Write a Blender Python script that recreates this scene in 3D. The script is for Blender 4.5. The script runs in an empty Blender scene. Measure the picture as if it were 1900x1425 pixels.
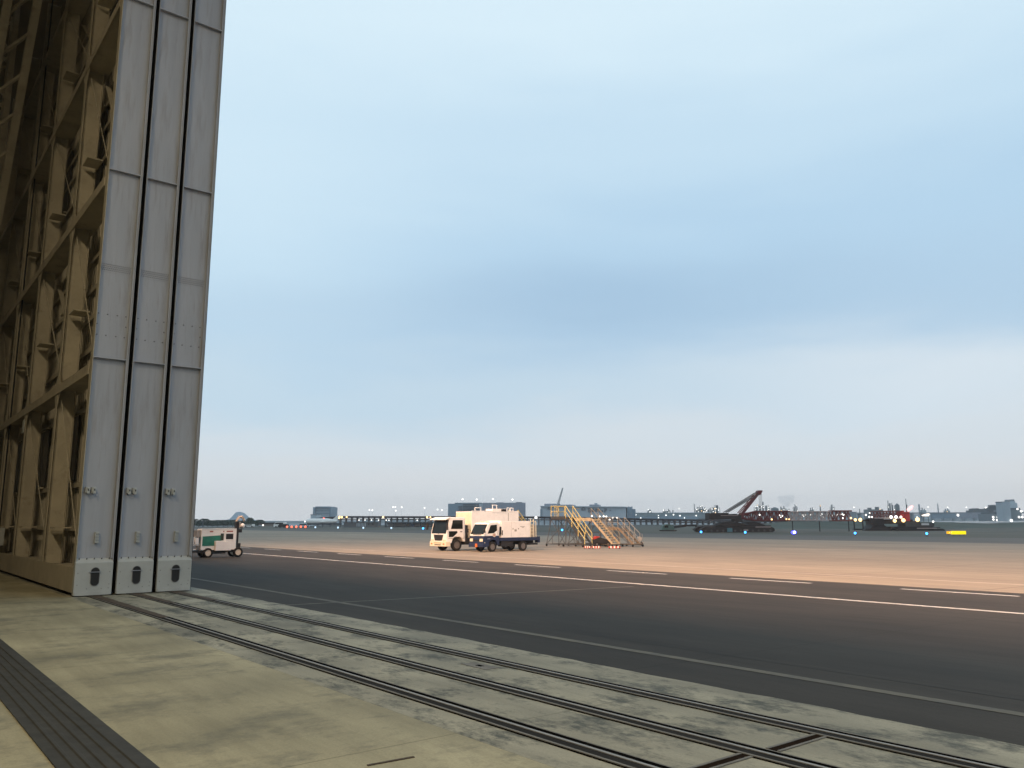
import bpy, bmesh, math, random
from mathutils import Vector, Matrix
random.seed(7)
S = bpy.context.scene
COL = S.collection
R = math.radians

# ------------------------------------------------------------------ camera
# world axes follow the hangar: X along the door rails, Y straight out to the apron
F, CAMH, PITCH, ROLL, AZ = 1500.0, 1.9, math.atan(254.5/1500), R(-0.2), 38.6
FX, FY = -math.cos(R(AZ)), math.sin(R(AZ))
RX, RY = math.sin(R(AZ)), math.cos(R(AZ))
VROT = math.atan2(RY, RX)
cam = bpy.data.cameras.new('camera'); camo = bpy.data.objects.new('camera', cam); COL.objects.link(camo)
cam.sensor_width = 36; cam.lens = 36*F/1900; cam.clip_start = .1; cam.clip_end = 20000
fw = Vector((FX*math.cos(PITCH), FY*math.cos(PITCH), math.sin(PITCH)))
rt = Vector((RX, RY, 0)); up = rt.cross(fw)
c, s = math.cos(ROLL), math.sin(ROLL)
rt2 = rt*c + up*s; up2 = up*c - rt*s
M4 = Matrix(((rt2.x, up2.x, -fw.x, 0), (rt2.y, up2.y, -fw.y, 0), (rt2.z, up2.z, -fw.z, CAMH), (0, 0, 0, 1)))
camo.matrix_world = M4
S.camera = camo

# ------------------------------------------------------------------ colours
def lin(v): v /= 255.; return v/12.92 if v <= .04045 else ((v+.055)/1.055)**2.4
def rgb(r, g, b): return (lin(r), lin(g), lin(b), 1)

# ------------------------------------------------------------------ world: dusk sky under a veil of cloud
W = bpy.data.worlds.new('World'); S.world = W; W.use_nodes = True
nt = W.node_tree; nt.nodes.clear()
def nd(tree, t, **k):
    n = tree.nodes.new(t)
    for a, b in k.items(): setattr(n, a, b)
    return n
def mth(tree, op, a, b=None, cl=False):
    n = tree.nodes.new('ShaderNodeMath'); n.operation = op; n.use_clamp = cl
    for i, v in enumerate((a, b)):
        if v is None: continue
        if isinstance(v, (int, float)): n.inputs[i].default_value = v
        else: tree.links.new(v, n.inputs[i])
    return n.outputs[0]
def ramp(tree, fac, stops, interp='LINEAR'):
    n = tree.nodes.new('ShaderNodeValToRGB'); cr = n.color_ramp; cr.interpolation = interp
    while len(cr.elements) < len(stops): cr.elements.new(.5)
    for e, (p, col) in zip(cr.elements, stops): e.position = p; e.color = col
    tree.links.new(fac, n.inputs[0]); return n.outputs[0]
L = nt.links.new
tc = nd(nt, 'ShaderNodeTexCoord')
def dotn(v):
    n = nd(nt, 'ShaderNodeVectorMath', operation='DOT_PRODUCT'); L(tc.outputs['Generated'], n.inputs[0]); n.inputs[1].default_value = v
    return n.outputs['Value']
zf, ff, rf = dotn((0, 0, 1)), dotn((FX, FY, 0)), dotn((RX, RY, 0))
cmb = nd(nt, 'ShaderNodeCombineXYZ'); L(mth(nt, 'MULTIPLY', rf, 1.6), cmb.inputs[0]); L(mth(nt, 'MULTIPLY', ff, 1.6), cmb.inputs[1]); L(mth(nt, 'MULTIPLY', zf, 7.5), cmb.inputs[2])
n1 = nd(nt, 'ShaderNodeTexNoise'); n1.inputs['Scale'].default_value = 1.1; n1.inputs['Detail'].default_value = 5; n1.inputs['Roughness'].default_value = .45; n1.inputs['Distortion'].default_value = .4
L(cmb.outputs[0], n1.inputs['Vector'])
n2 = nd(nt, 'ShaderNodeTexNoise'); n2.inputs['Scale'].default_value = 3.2; n2.inputs['Detail'].default_value = 6; n2.inputs['Roughness'].default_value = .55
L(cmb.outputs[0], n2.inputs['Vector'])
# elevation lookup, wavering with the cloud noise
ze = mth(nt, 'ADD', zf, mth(nt, 'MULTIPLY', mth(nt, 'SUBTRACT', n1.outputs['Fac'], .5), .16))
ze = mth(nt, 'ADD', ze, mth(nt, 'MULTIPLY', mth(nt, 'SUBTRACT', n2.outputs['Fac'], .5), .05))
cloud = ramp(nt, ze, [(0, rgb(224, 226, 229)), (.045, rgb(222, 227, 232)), (.11, rgb(216, 227, 236)), (.165, rgb(196, 219, 236)), (.235, rgb(180, 210, 234)),
                      (.33, rgb(184, 216, 240)), (.44, rgb(199, 227, 246)), (.58, rgb(218, 241, 254)), (1, rgb(208, 232, 248))], 'EASE')
# one darker bank of cloud low over the bay, one bright break at the right
def bump_at(az, el, wa, we):
    a = mth(nt, 'DIVIDE', mth(nt, 'SUBTRACT', mth(nt, 'ARCTAN2', rf, ff), R(az)), R(wa))
    e = mth(nt, 'DIVIDE', mth(nt, 'SUBTRACT', ze, math.sin(R(el))), math.sin(R(we)))
    d = mth(nt, 'ADD', mth(nt, 'MULTIPLY', a, a), mth(nt, 'MULTIPLY', e, e))
    return mth(nt, 'POWER', 2.718, mth(nt, 'MULTIPLY', d, -1.0))
def mixc(fac, a, b):
    n = nd(nt, 'ShaderNodeMix', data_type='RGBA'); L(fac, n.inputs[0])
    for i, v in ((6, a), (7, b)):
        if isinstance(v, tuple): n.inputs[i].default_value = v
        else: L(v, n.inputs[i])
    return n.outputs[2]
cloud = mixc(mth(nt, 'MULTIPLY', bump_at(6, 15.3, 15, 2.6), .5), cloud, rgb(156, 190, 220))
cloud = mixc(mth(nt, 'MULTIPLY', bump_at(30, 9.5, 15, 2.6), .7), cloud, rgb(226, 236, 244))
cloud = mixc(mth(nt, 'MULTIPLY', bump_at(-20, 22, 13, 10), .65), cloud, rgb(214, 239, 253))
sky = nd(nt, 'ShaderNodeTexSky', sky_type='NISHITA'); sky.sun_disc = False; sky.sun_elevation = R(6); sky.sun_rotation = R(150); sky.air_density = 1; sky.dust_density = 1
skm = nd(nt, 'ShaderNodeMix', data_type='RGBA', blend_type='MULTIPLY'); skm.inputs[0].default_value = 1; L(sky.outputs[0], skm.inputs[6]); skm.inputs[7].default_value = (.1, .1, .1, 1)
allsky = nd(nt, 'ShaderNodeMix', data_type='RGBA'); allsky.inputs[0].default_value = .96; L(skm.outputs[2], allsky.inputs[6]); L(cloud, allsky.inputs[7])
bg = nd(nt, 'ShaderNodeBackground'); L(allsky.outputs[2], bg.inputs[0]); bg.inputs[1].default_value = 1.0
wo = nd(nt, 'ShaderNodeOutputWorld'); L(bg.outputs[0], wo.inputs[0])

# ------------------------------------------------------------------ sun (all but set, behind cloud)
sl = bpy.data.lights.new('sun', 'SUN'); sl.energy = .15; sl.angle = R(20); sl.color = (1, .9, .8)
so = bpy.data.objects.new('sun', sl); COL.objects.link(so)
az, el = R(-15), R(6)
so.rotation_euler = Vector((-math.sin(az)*math.cos(el), -math.cos(az)*math.cos(el), -math.sin(el))).to_track_quat('-Z', 'Y').to_euler()

# ------------------------------------------------------------------ lamps of the place: hangar ceiling lamps, apron floodlights on the eaves
def area(name, loc, aim, sx, sy, power, col):
    l = bpy.data.lights.new(name, 'AREA'); l.shape = 'RECTANGLE'; l.size = sx; l.size_y = sy; l.energy = power; l.color = col
    o = bpy.data.objects.new(name, l); COL.objects.link(o); o.location = loc
    o.rotation_euler = (Vector(aim)-Vector(loc)).to_track_quat('-Z', 'Y').to_euler(); return o
for lx in (-9, 6, 21): area('ceiling_lamp_light', (lx, -9, 24.5), (lx, -9, 0), 5, 2, 2600, (1, .82, .54))
for lx in (-50, -20, 10): area('floodlight_light', (lx, 7.0, 28.2), (lx, 40, 4), 2.6, 1.0, 30000, (1, .60, .38))

S.view_settings.view_transform = 'Standard'; S.view_settings.look = 'None'; S.view_settings.exposure = 0; S.view_settings.gamma = 1
S.cycles.max_bounces = 6; S.cycles.diffuse_bounces = 3; S.cycles.glossy_bounces = 3; S.cycles.volume_bounces = 3; S.cycles.use_denoising = True

# ------------------------------------------------------------------ where a point of the ground lies
def gz(y):
    t = y-7.96
    return 0. if t <= 0 else -.42*min(1, t/28)
GZ = -.42
def ray(px, py):
    x = (px-950)/F; y = (712.5-py)/F
    cc, ss = math.cos(ROLL), math.sin(ROLL)
    x, y = cc*x-ss*y, ss*x+cc*y
    cp, sp = math.cos(PITCH), math.sin(PITCH)
    f, u = cp-sp*y, sp+cp*y
    return (FX*f+RX*x, FY*f+RY*x, u)
def G(px, py):
    r = ray(px, py); lo, hi = 0., 6000.
    for _ in range(60):
        m = (lo+hi)/2
        if CAMH+r[2]*m > gz(r[1]*m): lo = m
        else: hi = m
    return Vector((r[0]*lo, r[1]*lo, CAMH+r[2]*lo))
def at(px, py, d):
    r = ray(px, py); k = d/(FX*r[0]+FY*r[1])
    return Vector((r[0]*k, r[1]*k, CAMH+r[2]*k))

# ------------------------------------------------------------------ materials
MATS = {}
def mat(name, col, rough=.6, metal=0, var=.12, scale=3., bump=0., emit=None, es=0, spec=.4, dirt=None, stretch=(1, 1, 1), alpha=None):
    if name in MATS: return MATS[name]
    m = bpy.data.materials.new(name); m.use_nodes = True; t = m.node_tree
    b = t.nodes['Principled BSDF']; b.inputs['Roughness'].default_value = rough; b.inputs['Metallic'].default_value = metal
    b.inputs['Specular IOR Level'].default_value = spec
    tc = nd(t, 'ShaderNodeTexCoord'); mp = nd(t, 'ShaderNodeMapping'); mp.inputs['Scale'].default_value = stretch
    t.links.new(tc.outputs['Object'], mp.inputs[0])
    n = nd(t, 'ShaderNodeTexNoise'); n.inputs['Scale'].default_value = scale; n.inputs['Detail'].default_value = 6; n.inputs['Roughness'].default_value = .62
    t.links.new(mp.outputs[0], n.inputs['Vector'])
    lo = tuple(x*(1-var) for x in col[:3])+(1,); hi = tuple(min(1, x*(1+var)) for x in col[:3])+(1,)
    stops = [(.3, lo), (.7, hi)]
    out = ramp(t, n.outputs['Fac'], stops)
    if dirt:
        n3 = nd(t, 'ShaderNodeTexNoise'); n3.inputs['Scale'].default_value = dirt[1]; n3.inputs['Detail'].default_value = 8; n3.inputs['Roughness'].default_value = .7
        t.links.new(mp.outputs[0], n3.inputs['Vector'])
        mx = nd(t, 'ShaderNodeMix', data_type='RGBA')
        f = ramp(t, n3.outputs['Fac'], [(dirt[2], (0, 0, 0, 1)), (dirt[3], (dirt[4],)*3+(1,))])
        t.links.new(f, mx.inputs[0]); t.links.new(out, mx.inputs[6]); mx.inputs[7].default_value = dirt[0]; out = mx.outputs[2]
    t.links.new(out, b.inputs['Base Color'])
    if bump:
        bn = nd(t, 'ShaderNodeBump'); bn.inputs['Strength'].default_value = bump; bn.inputs['Distance'].default_value = .02
        t.links.new(n.outputs['Fac'], bn.inputs['Height']); t.links.new(bn.outputs[0], b.inputs['Normal'])
    if emit:
        b.inputs['Emission Color'].default_value = emit; b.inputs['Emission Strength'].default_value = es
    MATS[name] = m; return m
def C4(r, g, b): return (r, g, b, 1)

# ------------------------------------------------------------------ mesh builder
class MB:
    def __init__(self): self.v = []; self.f = []
    def add(self, vs, fs):
        o = len(self.v); self.v += [tuple(p) for p in vs]; self.f += [tuple(i+o for i in q) for q in fs]; return self
    def box(self, x0, x1, y0, y1, z0, z1):
        if x0 > x1: x0, x1 = x1, x0
        if y0 > y1: y0, y1 = y1, y0
        if z0 > z1: z0, z1 = z1, z0
        return self.add([(x0, y0, z0), (x1, y0, z0), (x1, y1, z0), (x0, y1, z0), (x0, y0, z1), (x1, y0, z1), (x1, y1, z1), (x0, y1, z1)],
                        [(0, 3, 2, 1), (4, 5, 6, 7), (0, 1, 5, 4), (1, 2, 6, 5), (2, 3, 7, 6), (3, 0, 4, 7)])
    def tube(self, p, q, r, n=8, r2=None):
        p, q = Vector(p), Vector(q); d = (q-p)
        if d.length < 1e-6: return self
        d.normalize(); a = d.orthogonal().normalized(); b = d.cross(a); r2 = r if r2 is None else r2
        vs = [p+(a*math.cos(2*math.pi*i/n)+b*math.sin(2*math.pi*i/n))*r for i in range(n)] + [q+(a*math.cos(2*math.pi*i/n)+b*math.sin(2*math.pi*i/n))*r2 for i in range(n)]
        return self.add(vs, [(i, (i+1) % n, n+(i+1) % n, n+i) for i in range(n)]+[tuple(range(n-1, -1, -1)), tuple(range(n, 2*n))])
    def bar(self, p, q, w, h):
        p, q = Vector(p), Vector(q); d = (q-p).normalized()
        upv = Vector((0, 0, 1)) if abs(d.z) < .95 else Vector((0, 1, 0))
        a = d.cross(upv).normalized()*w/2; b = a.normalized().cross(d)*h/2
        vs = [p-a-b, p+a-b, p+a+b, p-a+b, q-a-b, q+a-b, q+a+b, q-a+b]
        return self.add(vs, [(0, 3, 2, 1), (4, 5, 6, 7), (0, 1, 5, 4), (1, 2, 6, 5), (2, 3, 7, 6), (3, 0, 4, 7)])
    def prism(self, poly, axis, a, b):
        """poly of 2-D points; axis 0: (y,z), 1: (x,z), 2: (x,y)"""
        def mk(u, v, w): return ((w, u, v), (u, w, v), (u, v, w))[axis]
        n = len(poly)
        return self.add([mk(u, v, a) for u, v in poly]+[mk(u, v, b) for u, v in poly],
                        [tuple(range(n-1, -1, -1)), tuple(range(n, 2*n))]+[(i, (i+1) % n, n+(i+1) % n, n+i) for i in range(n)])
    def sphere(self, c, r, n=8, m=6, sz=1):
        vs = [(c[0], c[1], c[2]+r*sz)]
        for j in range(1, m):
            t = math.pi*j/m
            for i in range(n): a = 2*math.pi*i/n; vs.append((c[0]+r*math.sin(t)*math.cos(a), c[1]+r*math.sin(t)*math.sin(a), c[2]+r*sz*math.cos(t)))
        vs.append((c[0], c[1], c[2]-r*sz)); fs = []
        for i in range(n): fs.append((0, 1+i, 1+(i+1) % n))
        for j in range(m-2):
            for i in range(n): a = 1+j*n; fs.append((a+i, a+n+i, a+n+(i+1) % n, a+(i+1) % n))
        a = 1+(m-2)*n
        for i in range(n): fs.append((a+i, len(vs)-1, a+(i+1) % n))
        return self.add(vs, fs)
    def build(self, name, m, parent=None, smooth=False, bevel=0):
        me = bpy.data.meshes.new(name); me.from_pydata(self.v, [], self.f); me.update()
        bm = bmesh.new(); bm.from_mesh(me); bmesh.ops.recalc_face_normals(bm, faces=bm.faces)
        if bevel: bmesh.ops.bevel(bm, geom=bm.edges[:], offset=bevel, segments=2, affect='EDGES', profile=.6, clamp_overlap=True)
        bm.to_mesh(me); bm.free()
        me.materials.append(m)
        if smooth:
            for p in me.polygons: p.use_smooth = True
        o = bpy.data.objects.new(name, me); COL.objects.link(o)
        if parent: o.parent = parent
        return o
def thing(name, label, cat, loc=(0, 0, 0), rz=0, group=None):
    o = bpy.data.objects.new(name, None); COL.objects.link(o); o.location = loc; o.rotation_euler = (0, 0, rz); o.empty_display_size = .3
    return tag(o, label, cat, group)
def tag(o, label, cat, group=None):
    o['label'] = label; o['category'] = cat
    if group: o['group'] = group
    return o
def struct(o): o['kind'] = 'structure'; return o
def copy_tree(o, parent=None):
    c = o.copy(); COL.objects.link(c)
    if parent: c.parent = parent
    for ch in o.children: copy_tree(ch, c)
    return c
ORD = ['first', 'second', 'third', 'fourth', 'fifth', 'sixth', 'seventh', 'eighth', 'ninth', 'tenth', 'eleventh', 'twelfth', 'thirteenth', 'fourteenth', 'fifteenth', 'sixteenth', 'seventeenth', 'eighteenth', 'nineteenth', 'twentieth', 'twenty-first', 'twenty-second', 'twenty-third', 'twenty-fourth']

# palette of real base colours
M_white = mat('white_paint', C4(.80, .785, .75), .45, var=.06, scale=2, dirt=(C4(.35, .32, .28), 5, .58, .8, .35))
M_cream = mat('cream_paint', C4(.70, .64, .48), .5, var=.06)
M_navy = mat('navy_paint', C4(.012, .022, .062), .4, var=.15)
M_glass = mat('dark_glass', C4(.008, .011, .010), .15, spec=.22, var=.3)
M_pane = mat('dusty_pane', C4(.035, .032, .028), .35, var=.4)
M_rubber = mat('rubber', C4(.012, .012, .012), .85)
M_black = mat('black_metal', C4(.015, .015, .017), .6)
M_steel = mat('worn_steel', C4(.32, .32, .34), .35, metal=.8, var=.2, scale=8)
M_rim = mat('rim_paint', C4(.14, .13, .125), .5)
M_orange = mat('orange_plastic', C4(.75, .16, .03), .4)
M_lens = mat('clear_lens', C4(.7, .66, .5), .15, spec=.7)
M_yellow = mat('yellow_paint', C4(.58, .47, .18), .5, var=.12, scale=6)
M_grey = mat('grey_paint', C4(.28, .27, .25), .55, var=.15, scale=5)
M_red = mat('red_paint', C4(.42, .03, .02), .5, var=.15)
M_teal = mat('green_paint', C4(.02, .17, .12), .5, var=.2)

# ------------------------------------------------------------------ ground
def concrete_mat(name, base, stain, sc, sxy, joint, amt, spots=None, jc=.55, spec=.2):
    m = bpy.data.materials.new(name); m.use_nodes = True; t = m.node_tree; b = t.nodes['Principled BSDF']
    tc = nd(t, 'ShaderNodeTexCoord'); mp = nd(t, 'ShaderNodeMapping'); mp.inputs['Scale'].default_value = (sxy[0], sxy[1], 1); t.links.new(tc.outputs['Object'], mp.inputs[0])
    def noise(scale, detail, rough, src=None):
        n = nd(t, 'ShaderNodeTexNoise'); n.inputs['Scale'].default_value = scale; n.inputs['Detail'].default_value = detail; n.inputs['Roughness'].default_value = rough
        t.links.new(src or mp.outputs[0], n.inputs['Vector']); return n.outputs['Fac']
    big = noise(sc, 7, .6); fine = noise(40, 4, .6, tc.outputs['Object']); mid = noise(sc*4, 8, .68)
    def mix(f, a, bb, bl='MIX'):
        n = nd(t, 'ShaderNodeMix', data_type='RGBA', blend_type=bl)
        for i, v in ((0, f), (6, a), (7, bb)):
            if isinstance(v, (tuple, float, int)): n.inputs[i].default_value = v
            else: t.links.new(v, n.inputs[i])
        return n.outputs[2]
    col = mix(ramp(t, big, [(.36, (0, 0, 0, 1)), (.66, (amt,)*3+(1,))]), base, stain)
    col = mix(ramp(t, mid, [(.35, (.82, .82, .82, 1)), (.68, (1.08, 1.08, 1.08, 1))]), (0, 0, 0, 1), col) if False else mix(1.0, col, ramp(t, mid, [(.3, (.72, .72, .73, 1)), (.7, (1.0, 1.0, 1.0, 1))]), 'MULTIPLY')
    col = mix(1.0, col, ramp(t, fine, [(.3, (.82, .82, .82, 1)), (.7, (1, 1, 1, 1))]), 'MULTIPLY')
    if spots:
        sp = noise(spots[1], 12, .72); sp2 = noise(spots[1]*7, 10, .75)
        sp = mth(t, 'ADD', sp, mth(t, 'MULTIPLY', mth(t, 'SUBTRACT', sp2, .5), .35))
        col = mix(ramp(t, sp, [(spots[2]-.03, (0, 0, 0, 1)), (spots[3]+.05, (spots[4],)*3+(1,))]), col, spots[0])
        # pits and grit
        gr = noise(95, 3, .6, tc.outputs['Object'])
        col = mix(ramp(t, gr, [(.64, (0, 0, 0, 1)), (.72, (.55, .55, .55, 1))]), col, C4(base[0]*.4, base[1]*.4, base[2]*.38))
        # faint streaks dragged by traffic and washing
        mp2 = nd(t, 'ShaderNodeMapping'); mp2.inputs['Scale'].default_value = (.35, 2.6, 1); mp2.inputs['Rotation'].default_value = (0, 0, .9); t.links.new(tc.outputs['Object'], mp2.inputs[0])
        stk = noise(.9, 8, .7, mp2.outputs[0])
        col = mix(1.0, col, ramp(t, stk, [(.35, (.80, .80, .79, 1)), (.62, (1.04, 1.04, 1.03, 1))]), 'MULTIPLY')
    if joint:
        sx = nd(t, 'ShaderNodeSeparateXYZ'); t.links.new(tc.outputs['Object'], sx.inputs[0])
        for ax, (step, w, off) in joint.items():
            fr = mth(t, 'FRACT', mth(t, 'DIVIDE', mth(t, 'ADD', sx.outputs[ax], off), step))
            d = mth(t, 'LESS_THAN', mth(t, 'ABSOLUTE', mth(t, 'SUBTRACT', fr, .5)), w/step/2)
            col = mix(mth(t, 'MULTIPLY', d, jc), col, C4(base[0]*.25, base[1]*.25, base[2]*.22))
    t.links.new(col, b.inputs['Base Color']); b.inputs['Roughness'].default_value = .75; b.inputs['Specular IOR Level'].default_value = spec
    bn = nd(t, 'ShaderNodeBump'); bn.inputs['Strength'].default_value = .25; bn.inputs['Distance'].default_value = .01; t.links.new(fine, bn.inputs['Height']); t.links.new(bn.outputs[0], b.inputs['Normal'])
    return m
M_floor = concrete_mat('floor_concrete', C4(.52, .475, .325), C4(.25, .235, .165), .45, (1.0, .6), {0: (6.1, .02, 18.6+3.05), 1: (5.4, .015, 2.1)}, .85, spots=(C4(.16, .155, .12), 1.1, .52, .60, .8))
M_sill = concrete_mat('sill_concrete', C4(.49, .465, .365), C4(.24, .235, .195), .7, (.8, 1.3), {0: (6.1, .02, 18.6+3.05)}, .85, spots=(C4(.08, .085, .075), 1.3, .515, .57, .95))
M_asph = concrete_mat('asphalt', C4(.066, .060, .053), C4(.046, .042, .038), .3, (.5, 1.2), {0: (9.2, .03, 3), 1: (4.6, .03, 1.2)}, .9, spots=(C4(.03, .03, .03), .6, .55, .62, .5), jc=.4, spec=.09)
M_apron = concrete_mat('apron_concrete', C4(.37, .305, .228), C4(.26, .213, .162), .12, (.35, 1), {0: (7.5, .08, 0), 1: (7.5, .08, 1.5)}, .9, spots=(C4(.13, .11, .095), .35, .56, .66, .4), jc=.55)
M_taxi = concrete_mat('taxiway_asphalt', C4(.125, .117, .103), C4(.085, .081, .073), .03, (.4, 1.6), None, .8)
M_field = concrete_mat('airfield_grass', C4(.095, .092, .068), C4(.05, .056, .045), .02, (.5, 1.5), None, .9)

def strip(name, y0, y1, m, x0=-900, x1=300, lift=0, ny=None, jag=None):
    ys = sorted({y0, y1, *[y for y in (7.96, 35.96) if y0 < y < y1]})
    if jag:
        b = MB(); n = int((x1-x0)/jag[0]); vs = []; fs = []
        for i in range(n+1):
            x = x0+(x1-x0)*i/n; vs += [(x, y0, gz(y0)+lift), (x, y1+random.uniform(-jag[1], jag[1]), gz(y1)+lift)]
        fs = [(2*i, 2*i+2, 2*i+3, 2*i+1) for i in range(n)]
        b.add(vs, fs)
    else:
        b = MB(); b.add([p for y in ys for p in ((x0, y, gz(y)+lift), (x1, y, gz(y)+lift))], [(2*i, 2*i+1, 2*i+3, 2*i+2) for i in range(len(ys)-1)])
    return struct(b.build(name, m))
# one sheet of terrain reaching the horizon, falling gently away from the hangar
b = MB(); b.add([(x, y, gz(y)-.012 - (0 if y < 113 else .0)) for y in (-2100, 7.9, 35.96, 2100) for x in (-2100, 2100)], [(0, 1, 3, 2), (2, 3, 5, 4), (4, 5, 7, 6)])
struct(b.build('ground', M_field))
strip('hangar_floor', -60, 4.45, M_floor, -120, 60, lift=0)
strip('door_sill', 4.45, 7.95, M_sill, -120, 60, lift=0.001, jag=(.35, .025))
strip('asphalt_apron', 7.7, 27.6, M_asph, lift=0)
strip('concrete_apron', 27.6, 88, M_apron, lift=0)
strip('taxiway', 88, 113.5, M_taxi, lift=0)
# painted markings
M_line = mat('white_line_paint', C4(.50, .48, .45), .7, var=.15, scale=2, dirt=(C4(.12, .12, .12), 3, .55, .75, .5))
M_worn = mat('worn_line_paint', C4(.115, .105, .08), .8, var=.25, scale=3, dirt=(C4(.06, .06, .06), 2, .45, .7, .8))
M_pale = mat('pale_line_paint', C4(.40, .35, .29), .8, var=.15, scale=1)
strip('white_guide_line', 20.55, 20.8, M_line, -75, 60, lift=.004)
strip('worn_edge_line', 9.18, 9.36, M_worn, -120, 60, lift=.004)
strip('pale_guide_line', 32.0, 32.22, M_pale, -400, 120, lift=.004)
strip('taxiway_edge_line', 113.5, 114.1, mat('edge_dark', C4(.03, .032, .03), .8), lift=.004)
strip('taxiway_centre_line', 99.4, 99.8, mat('taxi_line', C4(.12, .12, .11), .8), lift=.004)
for k in range(18):                                                     # broken line along the joint of asphalt and concrete
    xs = -9.6 - k*6.55; strip('broken_line', 26.1, 26.34, M_line, xs-3.4, xs, lift=.004)
b = MB(); b.add([(-18.43, 7.97, gz(7.97)+.002), (-18.31, 7.97, gz(7.97)+.002), (-18.31, 19.6, gz(19.6)+.002), (-18.43, 19.6, gz(19.6)+.002)], [(0, 1, 2, 3)])
struct(b.build('paving_joint', M_worn))
strip('paving_joint', 10.05, 10.075, mat('tar_joint', C4(.02, .02, .02), .8), -40, 60, lift=.003)

# door rails let into the floor
M_groove = mat('groove_dark', C4(.005, .005, .005), .95, spec=0)  # black that stands for the shade in grooves and door gaps
M_rail = mat('rail_steel', C4(.26, .255, .25), .6, metal=.1, var=.15, scale=6, stretch=(.05, 1, 1))
M_railweb = mat('rail_web', C4(.022, .021, .02), .9, metal=0, spec=.05, var=.3, scale=5, stretch=(.1, 1, 1))
M_edge = mat('rail_edging', C4(.17, .165, .155), .85, metal=0, spec=.15, var=.2, scale=4, stretch=(.1, 1, 1))
M_rust = mat('rust_dirt', C4(.07, .05, .035), .9, var=.35, scale=3)
for yy, lab in ((5.02, 'steel door rail nearest the camera, in line with the innermost door leaf'), (6.03, 'steel door rail in the middle of the three'), (7.05, 'steel door rail nearest the dark asphalt')):
    t = thing('floor_rail', lab, 'rail', (0, yy, 0), 0, 'sliding door rails set in the concrete sill')
    x0, x1 = -45, 40
    MB().box(x0, x1, .031, .115, .002, .006).build('groove_shade', M_groove, t)  # raised black strip in place of a recess, its shade put into colour
    MB().box(x0, x1, -.005, .03, .002, .014).build('rail_head', M_rail, t)
    MB().box(x0, x1, -.11, -.011, .002, .009).build('rail_web', M_railweb, t)
    MB().box(x0, x1, -.14, -.111, .002, .012).build('edging', M_edge, t)
    MB().box(x0, x1, -.165, -.141, .002, .005).build('groove_shade', M_groove, t)
    MB().box(x0, x1, .116, .135, .002, .007).build('edging', M_edge, t)
    bb = MB(); n = 30; e = -17.5 if yy < 5.5 else -20.5
    for i in range(n):
        xa = -24.2+(e+24.2)*i/n; xb = -24.2+(e+24.2)*(i+1)/n; w = .11*(1-.4*i/n)
        bb.add([(xa, -w-random.random()*.03, .019), (xb, -w-random.random()*.03, .019), (xb, w+random.random()*.03, .019), (xa, w+random.random()*.03, .019)], [(0, 1, 2, 3)])
    bb.build('dirt', M_rust, t)
for xx, y0, y1, lab in ((-4.26, 6.18, 6.90, 'short cross channel in the floor between the outer and middle door rails'), (-4.31, 5.16, 5.88, 'short cross channel in the floor between the middle and inner door rails')):
    t = thing('cross_channel', lab, 'floor channel', (xx, (y0+y1)/2, 0), 0, 'cross channels between the rails'); h = (y1-y0)/2
    MB().box(-.04, .04, -h, h, .002, .006).build('slot', mat('slot_dark_brown', C4(.02, .014, .011), .95, spec=.0), t)  # flat dark brown strip between the edgings
    for sx in (-1, 1): MB().box(sx*.055-.014, sx*.055+.014, -h, h, .002, .010).build('edging', M_edge, t)
p = G(890, 1236)
tt = thing('cover_plate', 'small rectangular steel plate in the sill beside the outer rail', 'floor plate', (p.x, p.y, 0))
MB().box(-.28, .28, -.11, .11, .002, .006).build('plate', M_edge, tt); MB().box(-.06, .06, -.03, .03, .006, .009).build('lifting_slot', M_groove, tt)
# ribbed trench cover across the lower left
M_trench = mat('trench_rubber', C4(.035, .034, .03), .75, var=.3, scale=5, bump=.3)
t = thing('trench_cover', 'dark ribbed strip running across the hangar floor at lower left', 'trench cover', (0, 1.72, 0))
MB().box(-40, 30, -.315, .315, .002, .014).build('mat', M_trench, t)
for k in range(5):
    yc = -.2+.1*k; MB().prism([(yc-.022, .014), (yc-.012, .024), (yc+.012, .024), (yc+.022, .014)], 0, -40, 30).build('rib', M_trench, t)
pa, pb = G(682, 1421), G(768, 1405)
tag(MB().bar((pa.x, pa.y, .004), (pb.x, pb.y, .004), .03, .006).build('floor_slot', M_rust), 'short brown slot in the floor at the bottom edge of the photo', 'floor slot')

# ------------------------------------------------------------------ hangar building round the camera
M_beige = mat('beige_paint', C4(.39, .35, .272), .6, var=.14, scale=1.4, dirt=(C4(.13, .10, .07), 2.2, .55, .78, .6))
M_beige_d = mat('beige_sheeting', C4(.39, .352, .28), .65, var=.18, scale=.9, dirt=(C4(.12, .095, .065), 1.2, .5, .75, .6))
M_roof = mat('roof_sheeting', C4(.22, .19, .14), .8, var=.15, scale=.3)
hb = thing('hangar_building', 'dim beige hangar interior with steel frame, at the left edge behind the door leaves', 'hangar', (-42, 0, 0))
def hbx(n, m, *a):
    a = list(a); a[0] += 42; a[1] += 42; return MB().box(*a).build(n, m, hb)
hbx('roof', M_roof, -62, 62, -60, 7.57, 26.6, 27.0)
hbx('rear_wall', M_beige_d, -62, 62, -60.3, -60, 0, 26.6)
hbx('side_wall', M_beige_d, -62.3, -62, -60, 8, 0, 26.6)
hbx('side_wall', M_beige_d, 62, 62.3, -60, 8, 0, 26.6)
for lx in (-9, 6, 21): hbx('ceiling_lamp', M_grey, lx-2.7, lx+2.7, -10.2, -7.8, 24.7, 25.1)
for lx in (-50, -20, 10): hbx('floodlight', M_black, lx-1.5, lx+1.5, 6.2, 6.75, 27.3, 29)
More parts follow.
